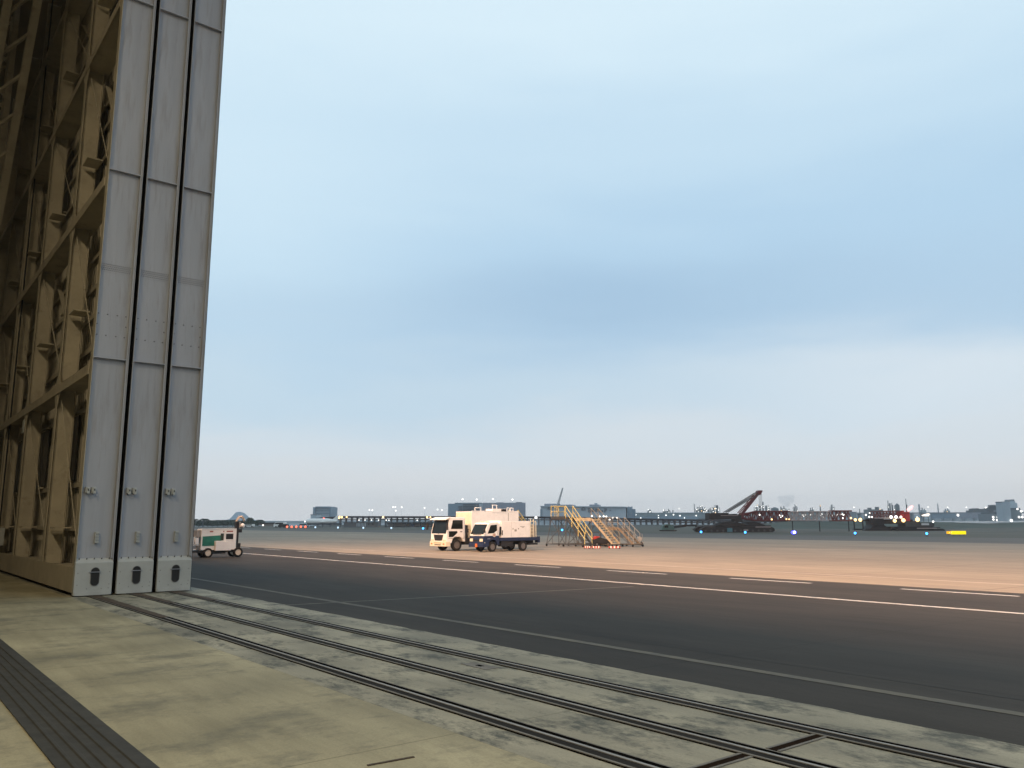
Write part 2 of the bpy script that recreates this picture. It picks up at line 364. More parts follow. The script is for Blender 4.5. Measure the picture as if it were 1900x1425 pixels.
# laced steel column and knee brace beside the door pocket
bb = MB()
for sx in (-.55, .55):
    for sy in (-.5, .5): bb.box(-1.2+sx-.12, -1.2+sx+.12, 3.0+sy-.12, 3.0+sy+.12, 0, 26.5)
bb.build('column', M_beige_d, hb)
bb = MB()
for i in range(22):
    z0, z1 = .4+i*1.18, .4+(i+1)*1.18; sg = 1 if i % 2 else -1
    for sx in (-.55, .55): bb.bar((-1.2+sx, 3-sg*.5, z0), (-1.2+sx, 3+sg*.5, z1), .07, .1)
    for sy in (-.5, .5): bb.bar((-1.2-sg*.55, 3+sy, z0), (-1.2+sg*.55, 3+sy, z1), .07, .1)
bb.build('lacing', M_beige_d, hb)
bb = MB()
for yy in (2.6, 3.6): bb.bar((-1.2, yy, 14.5), (9, yy, 26.4), .3, .35)
for i in range(9): bb.bar((-1.2+i*1.13, 2.6, 14.5+i*1.32), (-1.2+(i+.8)*1.13, 3.6, 14.5+(i+.8)*1.32), .1, .12)
bb.build('knee_brace', M_beige_d, hb)

# ------------------------------------------------------------------ the three sliding door leaves
M_door = mat('door_grey_paint', C4(.35, .37, .42), .5, var=.10, scale=1.6, stretch=(1.6, 1.6, .16), dirt=(C4(.20, .18, .16), 2.6, .52, .74, .55))
M_cap = mat('door_cap_paint', C4(.40, .42, .42), .5, var=.08, scale=3, dirt=(C4(.2, .19, .17), 6, .6, .78, .55))
M_bolt = mat('bolt_heads', C4(.16, .16, .165), .6)
HZ = 26.0
DL = 33.0
def leaf(Yc, label, truss=False):
    t = thing('hangar_door', label, 'hangar door', (-23.9, Yc, 0), 0, 'sliding leaves of the hangar door')
    W2 = .455
    # end face: a recessed web between two flange lips, tied by stiffener plates
    MB().box(-.16, -.13, -W2+.02, W2-.02, .9, HZ).build('end_panel', M_door, t)
    MB().box(-.16, 0, -W2, -W2+.018, .9, HZ).build('flange', M_beige if truss else M_door, t)
    MB().box(-.16, 0, W2-.018, W2, .9, HZ).build('flange', M_door, t)
    MB().box(-.128, -.02, W2-.06, W2-.02, .97, HZ).build('edge_angle', M_door, t)
    for z in (6.34, 11.78, 17.2, 22.7): MB().box(-.129, -.015, -W2+.02, W2-.062, z, z+.03).build('stiffener', M_door, t)
    # bottom cap with its pull slot
    b = MB(); pr = [(-.16, .03), (.035, .03), (.035, .86), (-.09, .97), (-.16, .97)]
    b.prism(pr, 1, -W2, W2); cap = b.build('bottom_cap', M_cap, t, bevel=.012)
    MB().box(.036, .05, -W2+.03, W2-.02, .03, .12).build('kick_strip', M_cap, cap)
    oval = [(.105*math.cos(a)+.03, (.105*math.sin(a)+(.13 if math.sin(a) >= 0 else -.13))+.50) for a in [2*math.pi*i/28 for i in range(28)]]
    MB().prism(oval, 0, .0355, .038).build('pull_slot', M_black, cap)
    rim = MB()
    for i in range(28):
        (y0, z0), (y1, z1) = oval[i], oval[(i+1) % 28]; rim.bar((.04, y0, z0), (.04, y1, z1), .012, .012)
    rim.build('slot_rim', M_bolt, cap)
    MB().bar((.055, -.12, .62), (.055, .17, .62), .025, .02).build('slot_bar', M_steel, cap)
    b = MB()
    for y in (-.36, -.18, 0, .18, .36): b.tube((-.06, y, .95), (-.03, y, .985), .016, 6)
    for y, z in ((-.38, .6), (-.38, .3), (.38, .62), (.38, .3), (-.15, .2), (.2, .19), (.37, .2)): b.tube((.035, y, z), (.045, y, z), .012, 6)
    b.build('cap_bolts', M_bolt, cap)
    # limit-switch brackets and the little stop ladder
    for y in (-.30, -.15):
        k = MB(); k.box(-.13, -.03, y-.05, y+.05, 2.68, 2.84); k.box(-.03, 0, y-.02, y+.05, 2.66, 2.82); k.build('bracket', M_cap, t, bevel=.008)
        MB().box(.0005, .006, y+.0, y+.025, 2.74, 2.79).build('bracket_hole', M_black, t)
    k = MB(); k.box(-.13, -.07, -.03, .07, 1.36, 1.66)
    for i in range(4): k.box(-.07, -.035, -.02, .07, 1.37+i*.08, 1.41+i*.08)
    k.build('stop_block', M_cap, t)
    b = MB()
    for i in range(16):
        for j in range(4): b.tube((-.131, -.42+.05*i+(.025 if j % 2 else 0), 8.86+.055*j), (-.116, -.42+.05*i+(.025 if j % 2 else 0), 8.86+.055*j), .012, 5)
    for z in (7.0, 7.6):
        for y in (-.38, -.15, .1, .32): b.tube((-.131, y, z), (-.112, y, z), .018, 6)
    for y in (-.4, .34): b.tube((-.131, y, 7.3), (-.112, y, 7.3), .018, 6)
    b.build('bolt_rows', M_bolt, t)
    MB().box(-.13, -.126, -W2+.03, W2-.07, 8.80, 8.84).build('splice_plate', M_door, t)
    # sheeting
    MB().box(-DL, -.16, W2-.03, W2-.003, .1, HZ).build('outer_sheeting', M_beige_d, t)
    MB().box(-DL, -.05, W2+.002, W2+.03, .05, HZ).build('seal_gap_dark', M_groove, t)  # seal drawn as a black sheet that also paints the gap dark
    if not truss:
        MB().box(-DL, -.16, -W2+.003, -W2+.03, .1, HZ).build('inner_sheeting', M_groove, t)  # sheeting coloured black for the shade between the leaves
        MB().box(-DL, -.06, -W2-.03, -W2-.002, .05, HZ).build('seal_gap_dark', M_groove, t)
        return t
    # open steel frame seen from inside the hangar
    yi, yo = -W2, W2-.035
    MB().box(-DL, -.162, yi, yi+.03, .1, .74).build('bottom_girder', M_beige, t)
    MB().box(-DL, -.162, yi+.031, yo, .62, .66).build('bottom_ledge', M_beige_d, t)
    MB().box(-.30, -.161, yi, yi+.02, .745, HZ).build('end_post_flange', M_beige, t)
    MB().box(-.19, -.162, yi+.021, yo, .7, HZ).build('end_post_web', M_beige, t)
    cols = (-4.9, -11.0, -16.6, -22.2, -27.8)
    for x in cols:
        MB().box(x-.02, x+.02, yi+.021, yi+.5, .67, HZ).build('column_web', M_beige, t); MB().box(x-.13, x+.13, yi+.501, yi+.52, .67, HZ).build('column_flange', M_beige, t)
        MB().box(x-.13, x+.13, yi-.004, yi+.02, .745, HZ).build('column_flange', M_beige, t)
    for x in (-2.4, -7.9, -9.6, -13.8, -15.2, -19.4):
        MB().box(x-.06, x+.06, yo-.16, yo-.036, .67, HZ).build('mullion', M_beige, t)
    for z in (6.05, 11.5, 17.1, 22.6):
        MB().box(-DL, -.31, yi-.03, yi-.006, z-.14, z+.14).build('girt_flange', M_beige, t)
        MB().box(-DL, -.20, yi+.022, yo-.2, z-.02, z+.02).build('girt_web', M_beige, t)
        g = MB()
        for x in cols:
            for sx in (-1, 1): g.prism([(x+sx*.14, z-.6), (x+sx*.14, z+.6), (x+sx*.5, z+.1), (x+sx*.5, z-.1)], 1, yi+.005, yi+.014)
        g.build('gusset', M_beige, t)
    rails = [1.75, 3.1, 5.45, 7.4, 8.5, 9.5, 10.6, 12.9, 14.1, 15.3, 16.2, 18.6, 20.1, 21.5]
    for z in rails:
        k = MB(); k.box(-DL, -.2, yo-.13, yo-.005, z-.03, z-.015); k.box(-DL, -.2, yo-.145, yo-.131, z-.10, z+.05); k.build('sheeting_rail', M_beige, t)
    k = MB()
    for i in range(110): x = -.3-i*.295; k.prism([(x-.05, yo-.002), (x-.03, yo-.035), (x+.03, yo-.035), (x+.05, yo-.002)], 2, .67, HZ)
    k.build('inner_sheeting', M_beige_d, t)
    bays = [(-.3, -4.9), (-4.9, -11.0), (-11.0, -16.6), (-16.6, -22.2)]
    lev = [.75, 6.05, 11.5, 17.1, 22.6]
    for i, (xa, xb) in enumerate(bays):
        for j in range(4):
            z0, z1 = lev[j], lev[j+1]
            pa, pb = ((xb+.15, yi+.12, z1-.35), (xa-.12, yi+.12, z0+.35))
            r = MB(); r.tube(pa, pb, .016, 6); mid = Vector(pa)*.55+Vector(pb)*.45; dd = (Vector(pb)-Vector(pa)).normalized()
            r.tube(mid-dd*.22, mid+dd*.22, .035, 6); r.build('tie_rod', M_beige_d, t)
            if (i+j) % 2 == 0 and j:
                MB().bar((xa-.2, yo-.22, z0+.5), (xb+.2, yo-.22, z1-.5), .16, .05).build('diagonal_brace', M_beige, t)
    for x0, x1, z0, z1 in ((-7.8, -5.3, 3.25, 5.35), (-15.1, -10.6, 3.25, 5.35), (-19.3, -17, 3.25, 5.35), (-7.8, -5.2, 12.95, 16.1), (-9.5, -8, 9.6, 10.9), (-15.1, -11.2, 14.2, 16.8), (-7.8, -5.3, 18.7, 21.4)):
        w = MB().box(x0, x1, yo-.125, yo-.09, z0, z1).build('window', M_pane, t)
        for k in range(1, 4): MB().box(x0+(x1-x0)*k/4-.02, x0+(x1-x0)*k/4+.02, yo-.138, yo-.126, z0, z1).build('glazing_bar', M_grey, w)
        MB().box(x0-.04, x1+.04, yo-.28, yo-.15, z0-.1, z0-.05).build('sill', M_beige, w)
        MB().box(x0-.04, x1+.04, yo-.22, yo-.15, z1+.02, z1+.07).build('head', M_beige, w)
    for x, z, w in ((-11.25, 5.25, .36), (-15.2, 1.0, .5)): MB().box(x-w, x+w*.2, yi-.02, yi+.18, z, z+w*1.4).build('junction_box', M_cap, t, bevel=.01)
    MB().box(-8.6, -7.9, yo-.2, yo-.18, 12.2, 13.9).build('notice_board', M_cap, t)
    for i, (xa, xb) in enumerate(bays):
        for z in (1.75, 8.5, 13.6, 19.5): MB().box(xb+.2, xb+1.0, yi+.1, yi+.55, z-.02, z+.02).build('cable_shelf', M_beige, t)
    # bundles of cables and clamps up the far column
    cb = MB()
    for k in range(3): cb.tube((-16.2+.07*k, yi+.1, .7), (-16.2+.07*k, yi+.1, HZ), .025, 6)
    cb.build('cable_bundle', M_black, t)
    return t
leaf(4.98, 'innermost door leaf with grey end face and exposed beige steel frame', True)
leaf(6.00, 'middle door leaf of which only the narrow grey end shows')
leaf(7.02, 'outermost door leaf whose grey end stands against the sky')

# ------------------------------------------------------------------ wheels
def wheel(parent, x, y, r, w, side, rim_m=M_rim, name='wheel'):
    o = bpy.data.objects.new(name, None); COL.objects.link(o); o.parent = parent; o.location = (x, y, r)
    b = MB(); n = 24
    prof = [(r*.62, -w/2), (r*.94, -w/2), (r, -w*.36), (r, w*.36), (r*.94, w/2), (r*.62, w/2)]
    vs = [(rr*math.cos(2*math.pi*i/n), yy, rr*math.sin(2*math.pi*i/n)) for i in range(n) for rr, yy in prof]; k = len(prof)
    b.add(vs, [(i*k+j, ((i+1) % n)*k+j, ((i+1) % n)*k+j+1, i*k+j+1) for i in range(n) for j in range(k-1)])
    b.build('tyre', M_rubber, o, smooth=True)
    b = MB(); b.tube((0, -w*.34, 0), (0, w*.34, 0), r*.63, 20); b.tube((0, side*w*.34, 0), (0, side*w*.46, 0), r*.22, 10)
    b.build('rim', rim_m, o)
    return o

# ------------------------------------------------------------------ tall white truck (local x: forward is -x, so the front stands at x=0; y<0 is its left side)
def lattice_rail(b, pts, z0, z1, r=.025):
    for p, q in zip(pts, pts[1:]):
        for z in (z1, (z0+z1)/2): b.tube((p[0], p[1], z), (q[0], q[1], z), r, 6)
    for p in pts: b.tube((p[0], p[1], z0), (p[0], p[1], z1), r, 6)
TG = -.42
t = thing('box_truck', 'large white truck with tall box body and rear stairs, behind the small blue truck', 'truck', (-55.15, 36.45, TG), R(90))
# local: +x runs back along the truck (world +Y), y<0 is the side towards the camera (world +X)
HW = 1.13
cabp = [(.02, .62), (.0, 1.32), (.30, 2.52), (.42, 2.62), (1.72, 2.66), (1.78, 2.5), (1.80, .72), (1.62, .72), (1.5, .98), (1.25, 1.12), (.85, 1.12), (.6, .98), (.5, .62)]
cab = MB().prism(cabp, 1, -HW, HW).build('cab', M_white, t, bevel=.03)
MB().prism([(.012, 1.36), (.285, 2.43), (.272, 2.433), (-.002, 1.36)], 1, -HW+.1, HW-.1).build('windscreen', M_glass, cab)
MB().prism([(.03, 2.47), (-.12, 2.44), (-.08, 2.52), (.42, 2.66)], 1, -HW-.02, HW+.02).build('sun_visor', M_white, cab)
for sy in (-1, 1):
    y0, y1 = sy*(HW+.001), sy*(HW+.012)
    MB().prism([(.42, 1.72), (.60, 2.42), (1.55, 2.42), (1.55, 1.72)], 1, y0, y1).build('side_window', M_glass, cab)
    MB().prism([(.22, 1.1), (.22, 1.55), (1.02, 1.55), (1.04, 1.42), (.62, 1.1)], 1, y0, y1).build('lower_window', M_glass, cab)
    MB().prism([(.18, .98), (.18, 1.0), (1.7, 1.0), (1.7, .98)], 1, y0, sy*(HW+.006)).build('door_seam', M_black, cab)
    MB().box(1.68, 1.70, y0, sy*(HW+.006), 1.0, 2.5).build('door_seam', M_black, cab)
    MB().box(1.3, 1.5, y0, sy*(HW+.03), 1.48, 1.53).build('door_handle', M_black, cab)
    m = MB(); m.tube((.1, sy*HW, 2.35), (-.15, sy*(HW+.3), 2.3), .02, 6); m.tube((-.15, sy*(HW+.3), 2.3), (-.15, sy*(HW+.3), 1.7), .02, 6); m.box(-.2, -.12, sy*(HW+.2), sy*(HW+.42), 1.65, 2.15); m.build('mirror', M_black, cab)
MB().prism([(-.7, 1.28), (.7, 1.28), (.5, .82), (-.5, .82)], 0, -.03, -.004).build('grille', M_black, cab)
bp = MB().box(-.09, .35, -HW-.03, HW+.03, .36, .74).build('bumper', M_cream, cab, bevel=.03)
for y in (-.52, .02): MB().box(-.097, -.091, y, y+.5, .60, .65).build('bumper_slot', M_orange, bp)
MB().box(-.097, -.091, -.45, .45, .45, .52).build('bumper_slot', M_black, bp)
for sy in (-1, 1):
    MB().box(-.03, -.004, sy*.62, sy*1.08, .76, .90).build('headlight', M_lens, cab, bevel=.006)
    MB().box(-.1, -.092, sy*.74, sy*.98, .50, .60).build('fog_light', M_orange, bp)
MB().box(-.006, .0, -.1, .1, 1.32, 1.36).build('badge', M_steel, cab)
ch = MB(); ch.box(.5, 8.6, -.45, -.3, .62, .85); ch.box(.5, 8.6, .3, .45, .62, .85); ch.box(1.9, 2.4, -1.0, 1.0, .5, 1.0); ch.box(2.6, 4.3, -1.05, -.5, .42, .95); ch.box(2.6, 4.0, .5, 1.05, .42, .95)
ch.build('chassis', M_black, t)
MB().box(1.9, 2.22, -.9, -.3, 1.0, 2.0).build('air_intake', M_black, t, bevel=.03)
bx = MB().box(2.45, 7.35, -HW, HW, .98, 3.12).build('box_body', M_white, t, bevel=.02)
MB().box(2.43, 2.449, -HW+.04, HW-.04, 1.05, 3.05).build('box_front_lit_tint', M_cream, bx)  # cream over white puts the yellow lamplight of the box front into colour
for zz in (3.12,): MB().box(2.45, 7.35, -HW-.02, -HW+.04, zz+.001, zz+.05).build('roof_edge', M_white, bx)
MB().box(4.55, 6.05, -HW-.03, -.2, 3.06, 3.34).build('roof_hatch', M_white, bx, bevel=.015)
MB().box(5.45, 5.98, -HW-.045, -HW-.031, 3.12, 3.32).build('hatch_opening', M_black, bx)
for x in (2.9, 3.25): pass
for x0, x1 in ((3.0, 3.6), (4.8, 5.25), (6.35, 6.6), (6.72, 7.0)):
    k = MB(); z = 3.12 if x0 < 4.5 or x0 > 6.1 else 3.34
    k.tube((x0, -.8, z), (x0, -.8, z+.3), .03, 6); k.tube((x1, -.8, z), (x1, -.8, z+.3), .03, 6); k.tube((x0, -.8, z+.3), (x1, -.8, z+.3), .03, 6); k.build('roof_handle', M_white, bx)
MB().sphere((6.15, -.8, 3.22), .12, 10, 8).build('roof_vent', M_white, bx, smooth=True)
MB().box(6.2, 6.25, -HW-.006, -HW+.0, 1.0, 3.0).build('panel_seam', M_grey, bx)
st = MB(); st.box(7.36, 8.7, -1.05, 1.05, .86, .94)
for i in range(7): st.box(7.36+.19*i, 7.56+.19*i, -.95, .2, 2.42-.23*i, 2.46-.23*i)
stp = st.build('rear_steps', M_yellow, t)
for y in (-1.0, .25):
    k = MB(); k.tube((7.36, y, 3.25), (8.75, y, 1.75), .035, 6); k.tube((7.36, y, 2.85), (8.75, y, 1.35), .03, 6)
    for i in range(4): x = 7.4+.43*i; k.tube((x, y, 3.2-(x-7.36)*1.08), (x, y, 2.2-(x-7.36)*1.08), .03, 6)
    k.tube((7.36, y, 3.25), (7.36, y, 2.3), .035, 6); k.build('stair_handrail', M_yellow, stp)
for x in (1.05, 6.1):
    for sy in (-1, 1): wheel(t, x, sy*.95, .46, .28, sy)

# ------------------------------------------------------------------ small blue and white truck
t = thing('service_truck', 'small two-tone truck, blue below and white above, with box body and rear ladder', 'truck', (-51.42, 37.5, TG), R(90))
HW = .92
lo = [(.02, .42), (-.03, .6), (.0, 1.2), (1.5, 1.2), (1.52, .5), (1.3, .5), (1.26, .75), (1.08, .9), (.72, .9), (.54, .75), (.5, .42)]
cab = MB().prism(lo, 1, -HW, HW).build('cab', M_navy, t, bevel=.025)
upc = MB().prism([(.0, 1.203), (.02, 1.3), (.46, 2.13), (.56, 2.2), (1.42, 2.26), (1.5, 2.1), (1.5, 1.203)], 1, -HW+.01, HW-.01).build('cab_upper', M_white, t, bevel=.03)
MB().prism([(.03, 1.34), (.43, 2.08), (.415, 2.085), (.012, 1.34)], 1, -HW+.09, HW-.09).build('windscreen', M_glass, upc)
MB().box(-.0, .012, -.6, .5, 1.27, 1.31).build('wiper', M_black, upc)
for sy in (-1, 1):
    y0, y1 = sy*(HW-.008), sy*(HW+.004)
    MB().prism([(.38, 1.38), (.66, 2.02), (1.26, 2.06), (1.28, 1.62), (.95, 1.42)], 1, y0, y1).build('side_window', M_glass, upc)
    MB().box(1.36, 1.375, y0, y1, 1.22, 2.1).build('door_seam', M_black, upc)
    MB().box(-.055, -.025, sy*.45, sy*.84, .78, 1.0).build('headlight', M_lens, cab, bevel=.008)
    m = MB(); m.tube((.1, sy*HW, 1.6), (-.06, sy*(HW+.18), 1.75), .015, 6); m.box(-.1, -.04, sy*(HW+.1), sy*(HW+.28), 1.45, 1.75); m.build('mirror', M_black, cab)
k = MB(); k.tube((1.0, -HW+.012, 1.27), (1.0, -HW-.012, 1.27), .16, 20); k.build('door_emblem', mat('emblem_grey', C4(.55, .5, .42), .5), upc)
MB().box(1.55, 1.70, -HW-.01, -HW+.05, 1.3, 1.9).build('grab_rail', M_black, upc)
k = MB(); k.tube((1.0, -HW-.012, 1.27), (1.0, -HW-.016, 1.27), .09, 20); k.build('door_emblem', mat('emblem_red', C4(.5, .3, .24), .5), upc)
MB().box(-.045, -.025, -.4, .4, .80, .92).build('grille', M_black, cab)
MB().box(-.1, .3, -HW-.02, HW+.02, .36, .60).build('bumper', M_navy, cab, bevel=.03)
MB().box(-.112, -.101, -.22, .06, .36, .62).build('hazard_plate', M_orange, cab)
MB().box(.35, .62, -HW-.006, -HW+.0, .96, 1.02).build('side_badge', M_steel, cab)
MB().tube((.1, -HW-.01, .7), (.1, -HW+.01, .7), .04, 10).build('side_marker', M_lens, cab)
for y in (-.3, .35): MB().box(.7, .95, y-.1, y+.1, 2.235, 2.32).build('roof_beacon', M_cream, upc, bevel=.02)
bd = MB().box(1.72, 4.62, -HW, HW, 1.06, 2.32).build('box_body', M_white, t, bevel=.02)
MB().prism([(1.52, 1.5), (1.52, 2.1), (1.719, 2.36), (1.719, 1.5)], 1, -HW+.05, HW-.05).build('box_front_fairing', M_white, t)
MB().box(1.74, 1.84, -HW-.012, -HW-.001, 1.25, 1.62).build('side_vent', M_black, bd)
for x in (2.86, 3.42): MB().box(x-.04, x+.04, -HW-.02, -HW-.001, 1.68, 1.78).build('locker_latch', M_grey, bd)
MB().box(3.02, 3.22, -HW-.02, -HW-.001, 1.52, 1.68).build('locker_handle', M_grey, bd)
MB().box(3.6, 4.05, -HW-.005, -HW-.001, 1.88, 1.92).build('faint_lettering', M_grey, bd); MB().box(3.75, 3.98, -HW-.005, -HW-.001, 1.80, 1.84).build('faint_lettering', M_grey, bd)
for x in (2.7, 4.5): MB().box(x, x+.012, -HW-.004, -HW-.001, 1.1, 2.28).build('panel_seam', M_grey, bd)
MB().box(1.53, 5.55, -HW-.03, HW+.03, .80, 1.05).build('flatbed', M_navy, t, bevel=.02)
ch = MB(); ch.box(.4, 5.4, -.36, -.24, .5, .78); ch.box(.4, 5.4, .24, .36, .5, .78); ch.box(1.75, 2.9, -.85, -.4, .38, .78); ch.box(4.55, 5.5, -.8, .8, .45, .6); ch.build('chassis', M_black, t)
MB().box(5.45, 5.65, -HW, -.5, .62, 1.1).build('tail_step', M_navy, t)
lad = MB()
for x in (4.68, 4.98, 5.25): lad.tube((x, -HW+.03, 1.06), (x, -HW+.03, 2.5 if x < 5 else 2.3), .035, 6)
for i in range(5): lad.tube((4.68, -HW+.03, 1.3+.25*i), (4.98, -HW+.03, 1.3+.25*i), .025, 6)
lad.tube((4.98, -HW+.03, 2.2), (5.25, -HW+.03, 2.3), .03, 6); lad.build('rear_ladder', M_cream, t)
MB().box(4.63, 5.3, -.7, .85, 1.06, 2.0).build('pump_cabinet', mat('cabinet_grey', C4(.45, .38, .3), .5), t, bevel=.02)
for x in (.9, 3.95):
    for sy in (-1, 1): wheel(t, x, sy*.76, .38, .24, sy)

# ------------------------------------------------------------------ ground power cart
p = Vector((-48.8, 15.35, gz(16.5)-.006))
t = thing('power_cart', 'wheeled white ground power cart with green side panel and hose reel mast', 'ground power unit', p, R(90))
# local x runs right in the photo, y<0 towards the camera
k = MB(); k.box(.25, 2.3, -.42, .42, .44, 1.62); body = k.build('body', M_white, t, bevel=.02)
MB().box(.3, 2.28, -.45, .45, 1.621, 1.66).build('roof_plate', M_white, body)
MB().prism([(.33, .68), (.33, 1.22), (1.42, 1.28), (1.42, .96), (1.02, .96), (1.02, .68)], 1, -.435, -.421).build('green_panel', M_teal, body)
MB().box(1.36, 1.54, -.437, -.421, .98, 1.38).build('dark_panel', mat('olive', C4(.03, .045, .03), .6), body)
wn = MB().box(1.58, 2.12, -.45, -.421, .98, 1.40).build('control_window', M_white, body); MB().box(1.67, 2.10, -.456, -.451, 1.04, 1.36).build('opening', M_black, wn)
MB().box(1.04, 1.94, -.62, -.43, .40, .94).build('side_box', M_white, t, bevel=.015)
for x, w in ((.72, .2), (1.5, .06), (1.7, .38)): MB().box(x, x+w, -.427, -.421, 1.46, 1.53).build('lettering', mat('label_red', C4(.3, .08, .05), .5), body)
k = MB(); k.box(-.55, 0.2, -.3, .3, .70, .78); k.box(-.5, -.12, -.36, .3, .78, 1.18); k.box(-.05, .14, -.36, .2, .78, 1.14); k.build('front_locker', M_white, t, bevel=.01)
k = MB(); k.box(.03, .24, -.34, .34, 1.2, 1.58); k.tube((.1, -.2, .4), (.1, -.2, 1.2), .05, 8); k.build('front_frame', M_grey, t)
k = MB(); k.bar((-.1, -.1, .42), (-.75, -.1, .3), .07, .09); k.bar((-.75, -.1, .3), (-1.15, -.1, .62), .05, .06); k.build('tow_bar', M_white, t)
k = MB(); k.box(-.25, 2.45, -.38, .38, .3, .42); k.box(.95, 1.7, -.4, .4, .22, .34); k.build('chassis', M_black, t)
mast = MB(); mast.box(2.33, 2.5, -.22, .1, .42, 2.05); mast.box(2.3, 2.62, -.3, .3, .42, .8); mast.box(2.5, 2.72, -.15, .05, 1.42, 1.62); mst = mast.build('mast', M_black, t, bevel=.01)
k = MB(); n = 12
for i in range(n+1):
    a = math.pi*(1-i/n)
    if i: k.tube(prev, (2.62+.22*math.cos(a), -.1, 2.08+.27*math.sin(a)), .075, 8)
    prev = (2.62+.22*math.cos(a), -.1, 2.08+.27*math.sin(a))
k.build('hose_loop', mat('hose_white', C4(.55, .45, .36), .6), mst, smooth=True)
k = MB(); k.sphere((2.72, -.18, 1.83), .13, 12, 8); k.build('plug_head', M_white, mst, smooth=True)
k = MB(); k.tube((2.5, -.1, 1.75), (2.75, -.12, 1.68), .06, 8); k.tube((2.6, -.1, 2.05), (2.55, -.1, 1.8), .05, 8); k.build('hose', M_grey, mst)
for x in (.66, 2.42):
    for sy in (-1, 1): wheel(t, x, sy*.44, .28, .2, sy, mat('wheel_cream', C4(.62, .55, .45), .5))

# ------------------------------------------------------------------ maintenance stairs
def stair(name, label, loc, run, h, plat, w, rail, mrail, mbase, mtread, railh=1.02, nst=10, cage=True, legx=0.5):
    """local +x: the stair comes down this way (towards the camera); y across; origin below the stair foot"""
    t = thing(name, label, 'stairs', loc, 0, 'wheeled maintenance stairs on the apron')
    xt = -run; xb = -run-plat
    for sy in (-1, 1): MB().bar((0, sy*w/2, .18), (xt, sy*w/2, h), .05, .2).build('stringer', mtread, t)
    for i in range(nst):
        u = (i+.5)/nst; MB().box(-run*u-.15, -run*u+.15, -w/2+.03, w/2-.03, .18+(h-.18)*u-.05, .18+(h-.18)*u+.025).build('tread', mtread, t)
    pf = MB(); pf.box(xb, xt, -w/2-.08, w/2+.08, h-.06, h); pf.box(xb, xt, -w/2-.10, -w/2-.081, h-.2, h+.1); pf.build('platform', mtread, t)
    for sy in (-1, 1):
        y = sy*(w/2+.03); k = MB()
        for o in (railh, railh*.5): k.tube((0, y, .18+o), (xt, y, h+o), rail, 6)
        for i in range(4): u = i/3; k.tube((-run*u, y, .1+(h-.18)*u), (-run*u, y, .18+(h-.18)*u+railh), rail, 6)
        k.build('stair_handrail', mrail, t)
        if cage:
            k = MB(); ym = sy*(w/2+.05)
            for o in (railh, railh*.5): k.tube((xb, ym, h+o), (xb+plat*.42, ym, h+o), rail, 6)
            for x in (xb, xb+plat*.42): k.tube((x, ym, h), (x, ym, h+railh), rail, 6)
            k.build('platform_rail', mrail, t)
    k = MB()
    for o in (0.02, railh*.5, railh): k.tube((xb, -w/2-.05, h+o), (xb, w/2+.05, h+o), rail, 6)
    k.tube((xb, 0, h), (xb, 0, h+railh), rail, 6); k.build('end_rail', mrail, t)
    k = MB(); br = .03
    for sy in (-1, 1):
        yb = sy*(w/2+legx*.5); yt = sy*(w/2)
        for xa in (xb, xt):
            k.tube((xa, yt, h-.05), (xa+(-.35 if xa == xb else .25), yb, .18), br, 6); k.tube((xa, yt, h*.5), (xa+.5, yb, .18), br*.8, 6)
        k.tube((xb-.35, yb, .2), (.1, yb, .2), br*1.2, 6); k.tube((xb, yt, h*.5), (xt, yt, h*.5), br*.8, 6)
        k.tube((xt, yt, h*.9), (xb-.2, yb, .3), br*.8, 6); k.tube((xb, yt, h*.9), (xt+.2, yb, .3), br*.8, 6)
    for x in (xb-.35, xt, .1): k.tube((x, -w/2-legx*.5, .2), (x, w/2+legx*.5, .2), br*1.2, 6)
    k.build('base_frame', mbase, t)
    for x in (xb-.35, xt, .1):
        for sy in (-1, 1):
            k = MB(); k.tube((x, sy*(w/2+legx*.5)-.04, .1), (x, sy*(w/2+legx*.5)+.04, .1), .1, 10); k.box(x-.03, x+.03, sy*(w/2+legx*.5)-.06, sy*(w/2+legx*.5)+.06, .1, .24); k.build('caster', M_rubber, t)
    return t
p = G(1092, 1015); stair('maintenance_stairs', 'yellow-railed maintenance stairs on a dark frame, left of the group', (p.x, p.y, GZ), 2.5, 2.65, 2.0, .85, .035, M_yellow, mat('dark_frame', C4(.07, .065, .06), .6), mat('dark_steps', C4(.05, .05, .05), .6), railh=1.05, nst=9, legx=.7)
M_tread = mat('beige_steps', C4(.50, .40, .26), .6, var=.15, scale=6)
p = G(1144, 1014.5); stair('maintenance_stairs', 'broad beige-stepped maintenance stairs in the middle of the group', (p.x, p.y, GZ), 2.75, 2.5, 2.6, .85, .022, mat('dull_rail', C4(.3, .25, .17), .6), mat('brown_frame', C4(.09, .072, .055), .6), M_tread, railh=1.0, nst=11, cage=False)
p = G(1182, 1014.5); stair('maintenance_stairs', 'lower dull grey maintenance stairs with a caged platform, right of the group', (p.x, p.y, GZ), 1.9, 1.65, 1.5, .8, .024, mat('grey_rail', C4(.34, .31, .26), .6), mat('brown_frame2', C4(.11, .085, .06), .6), mat('brown_steps', C4(.22, .165, .11), .6), railh=1.0, nst=7)
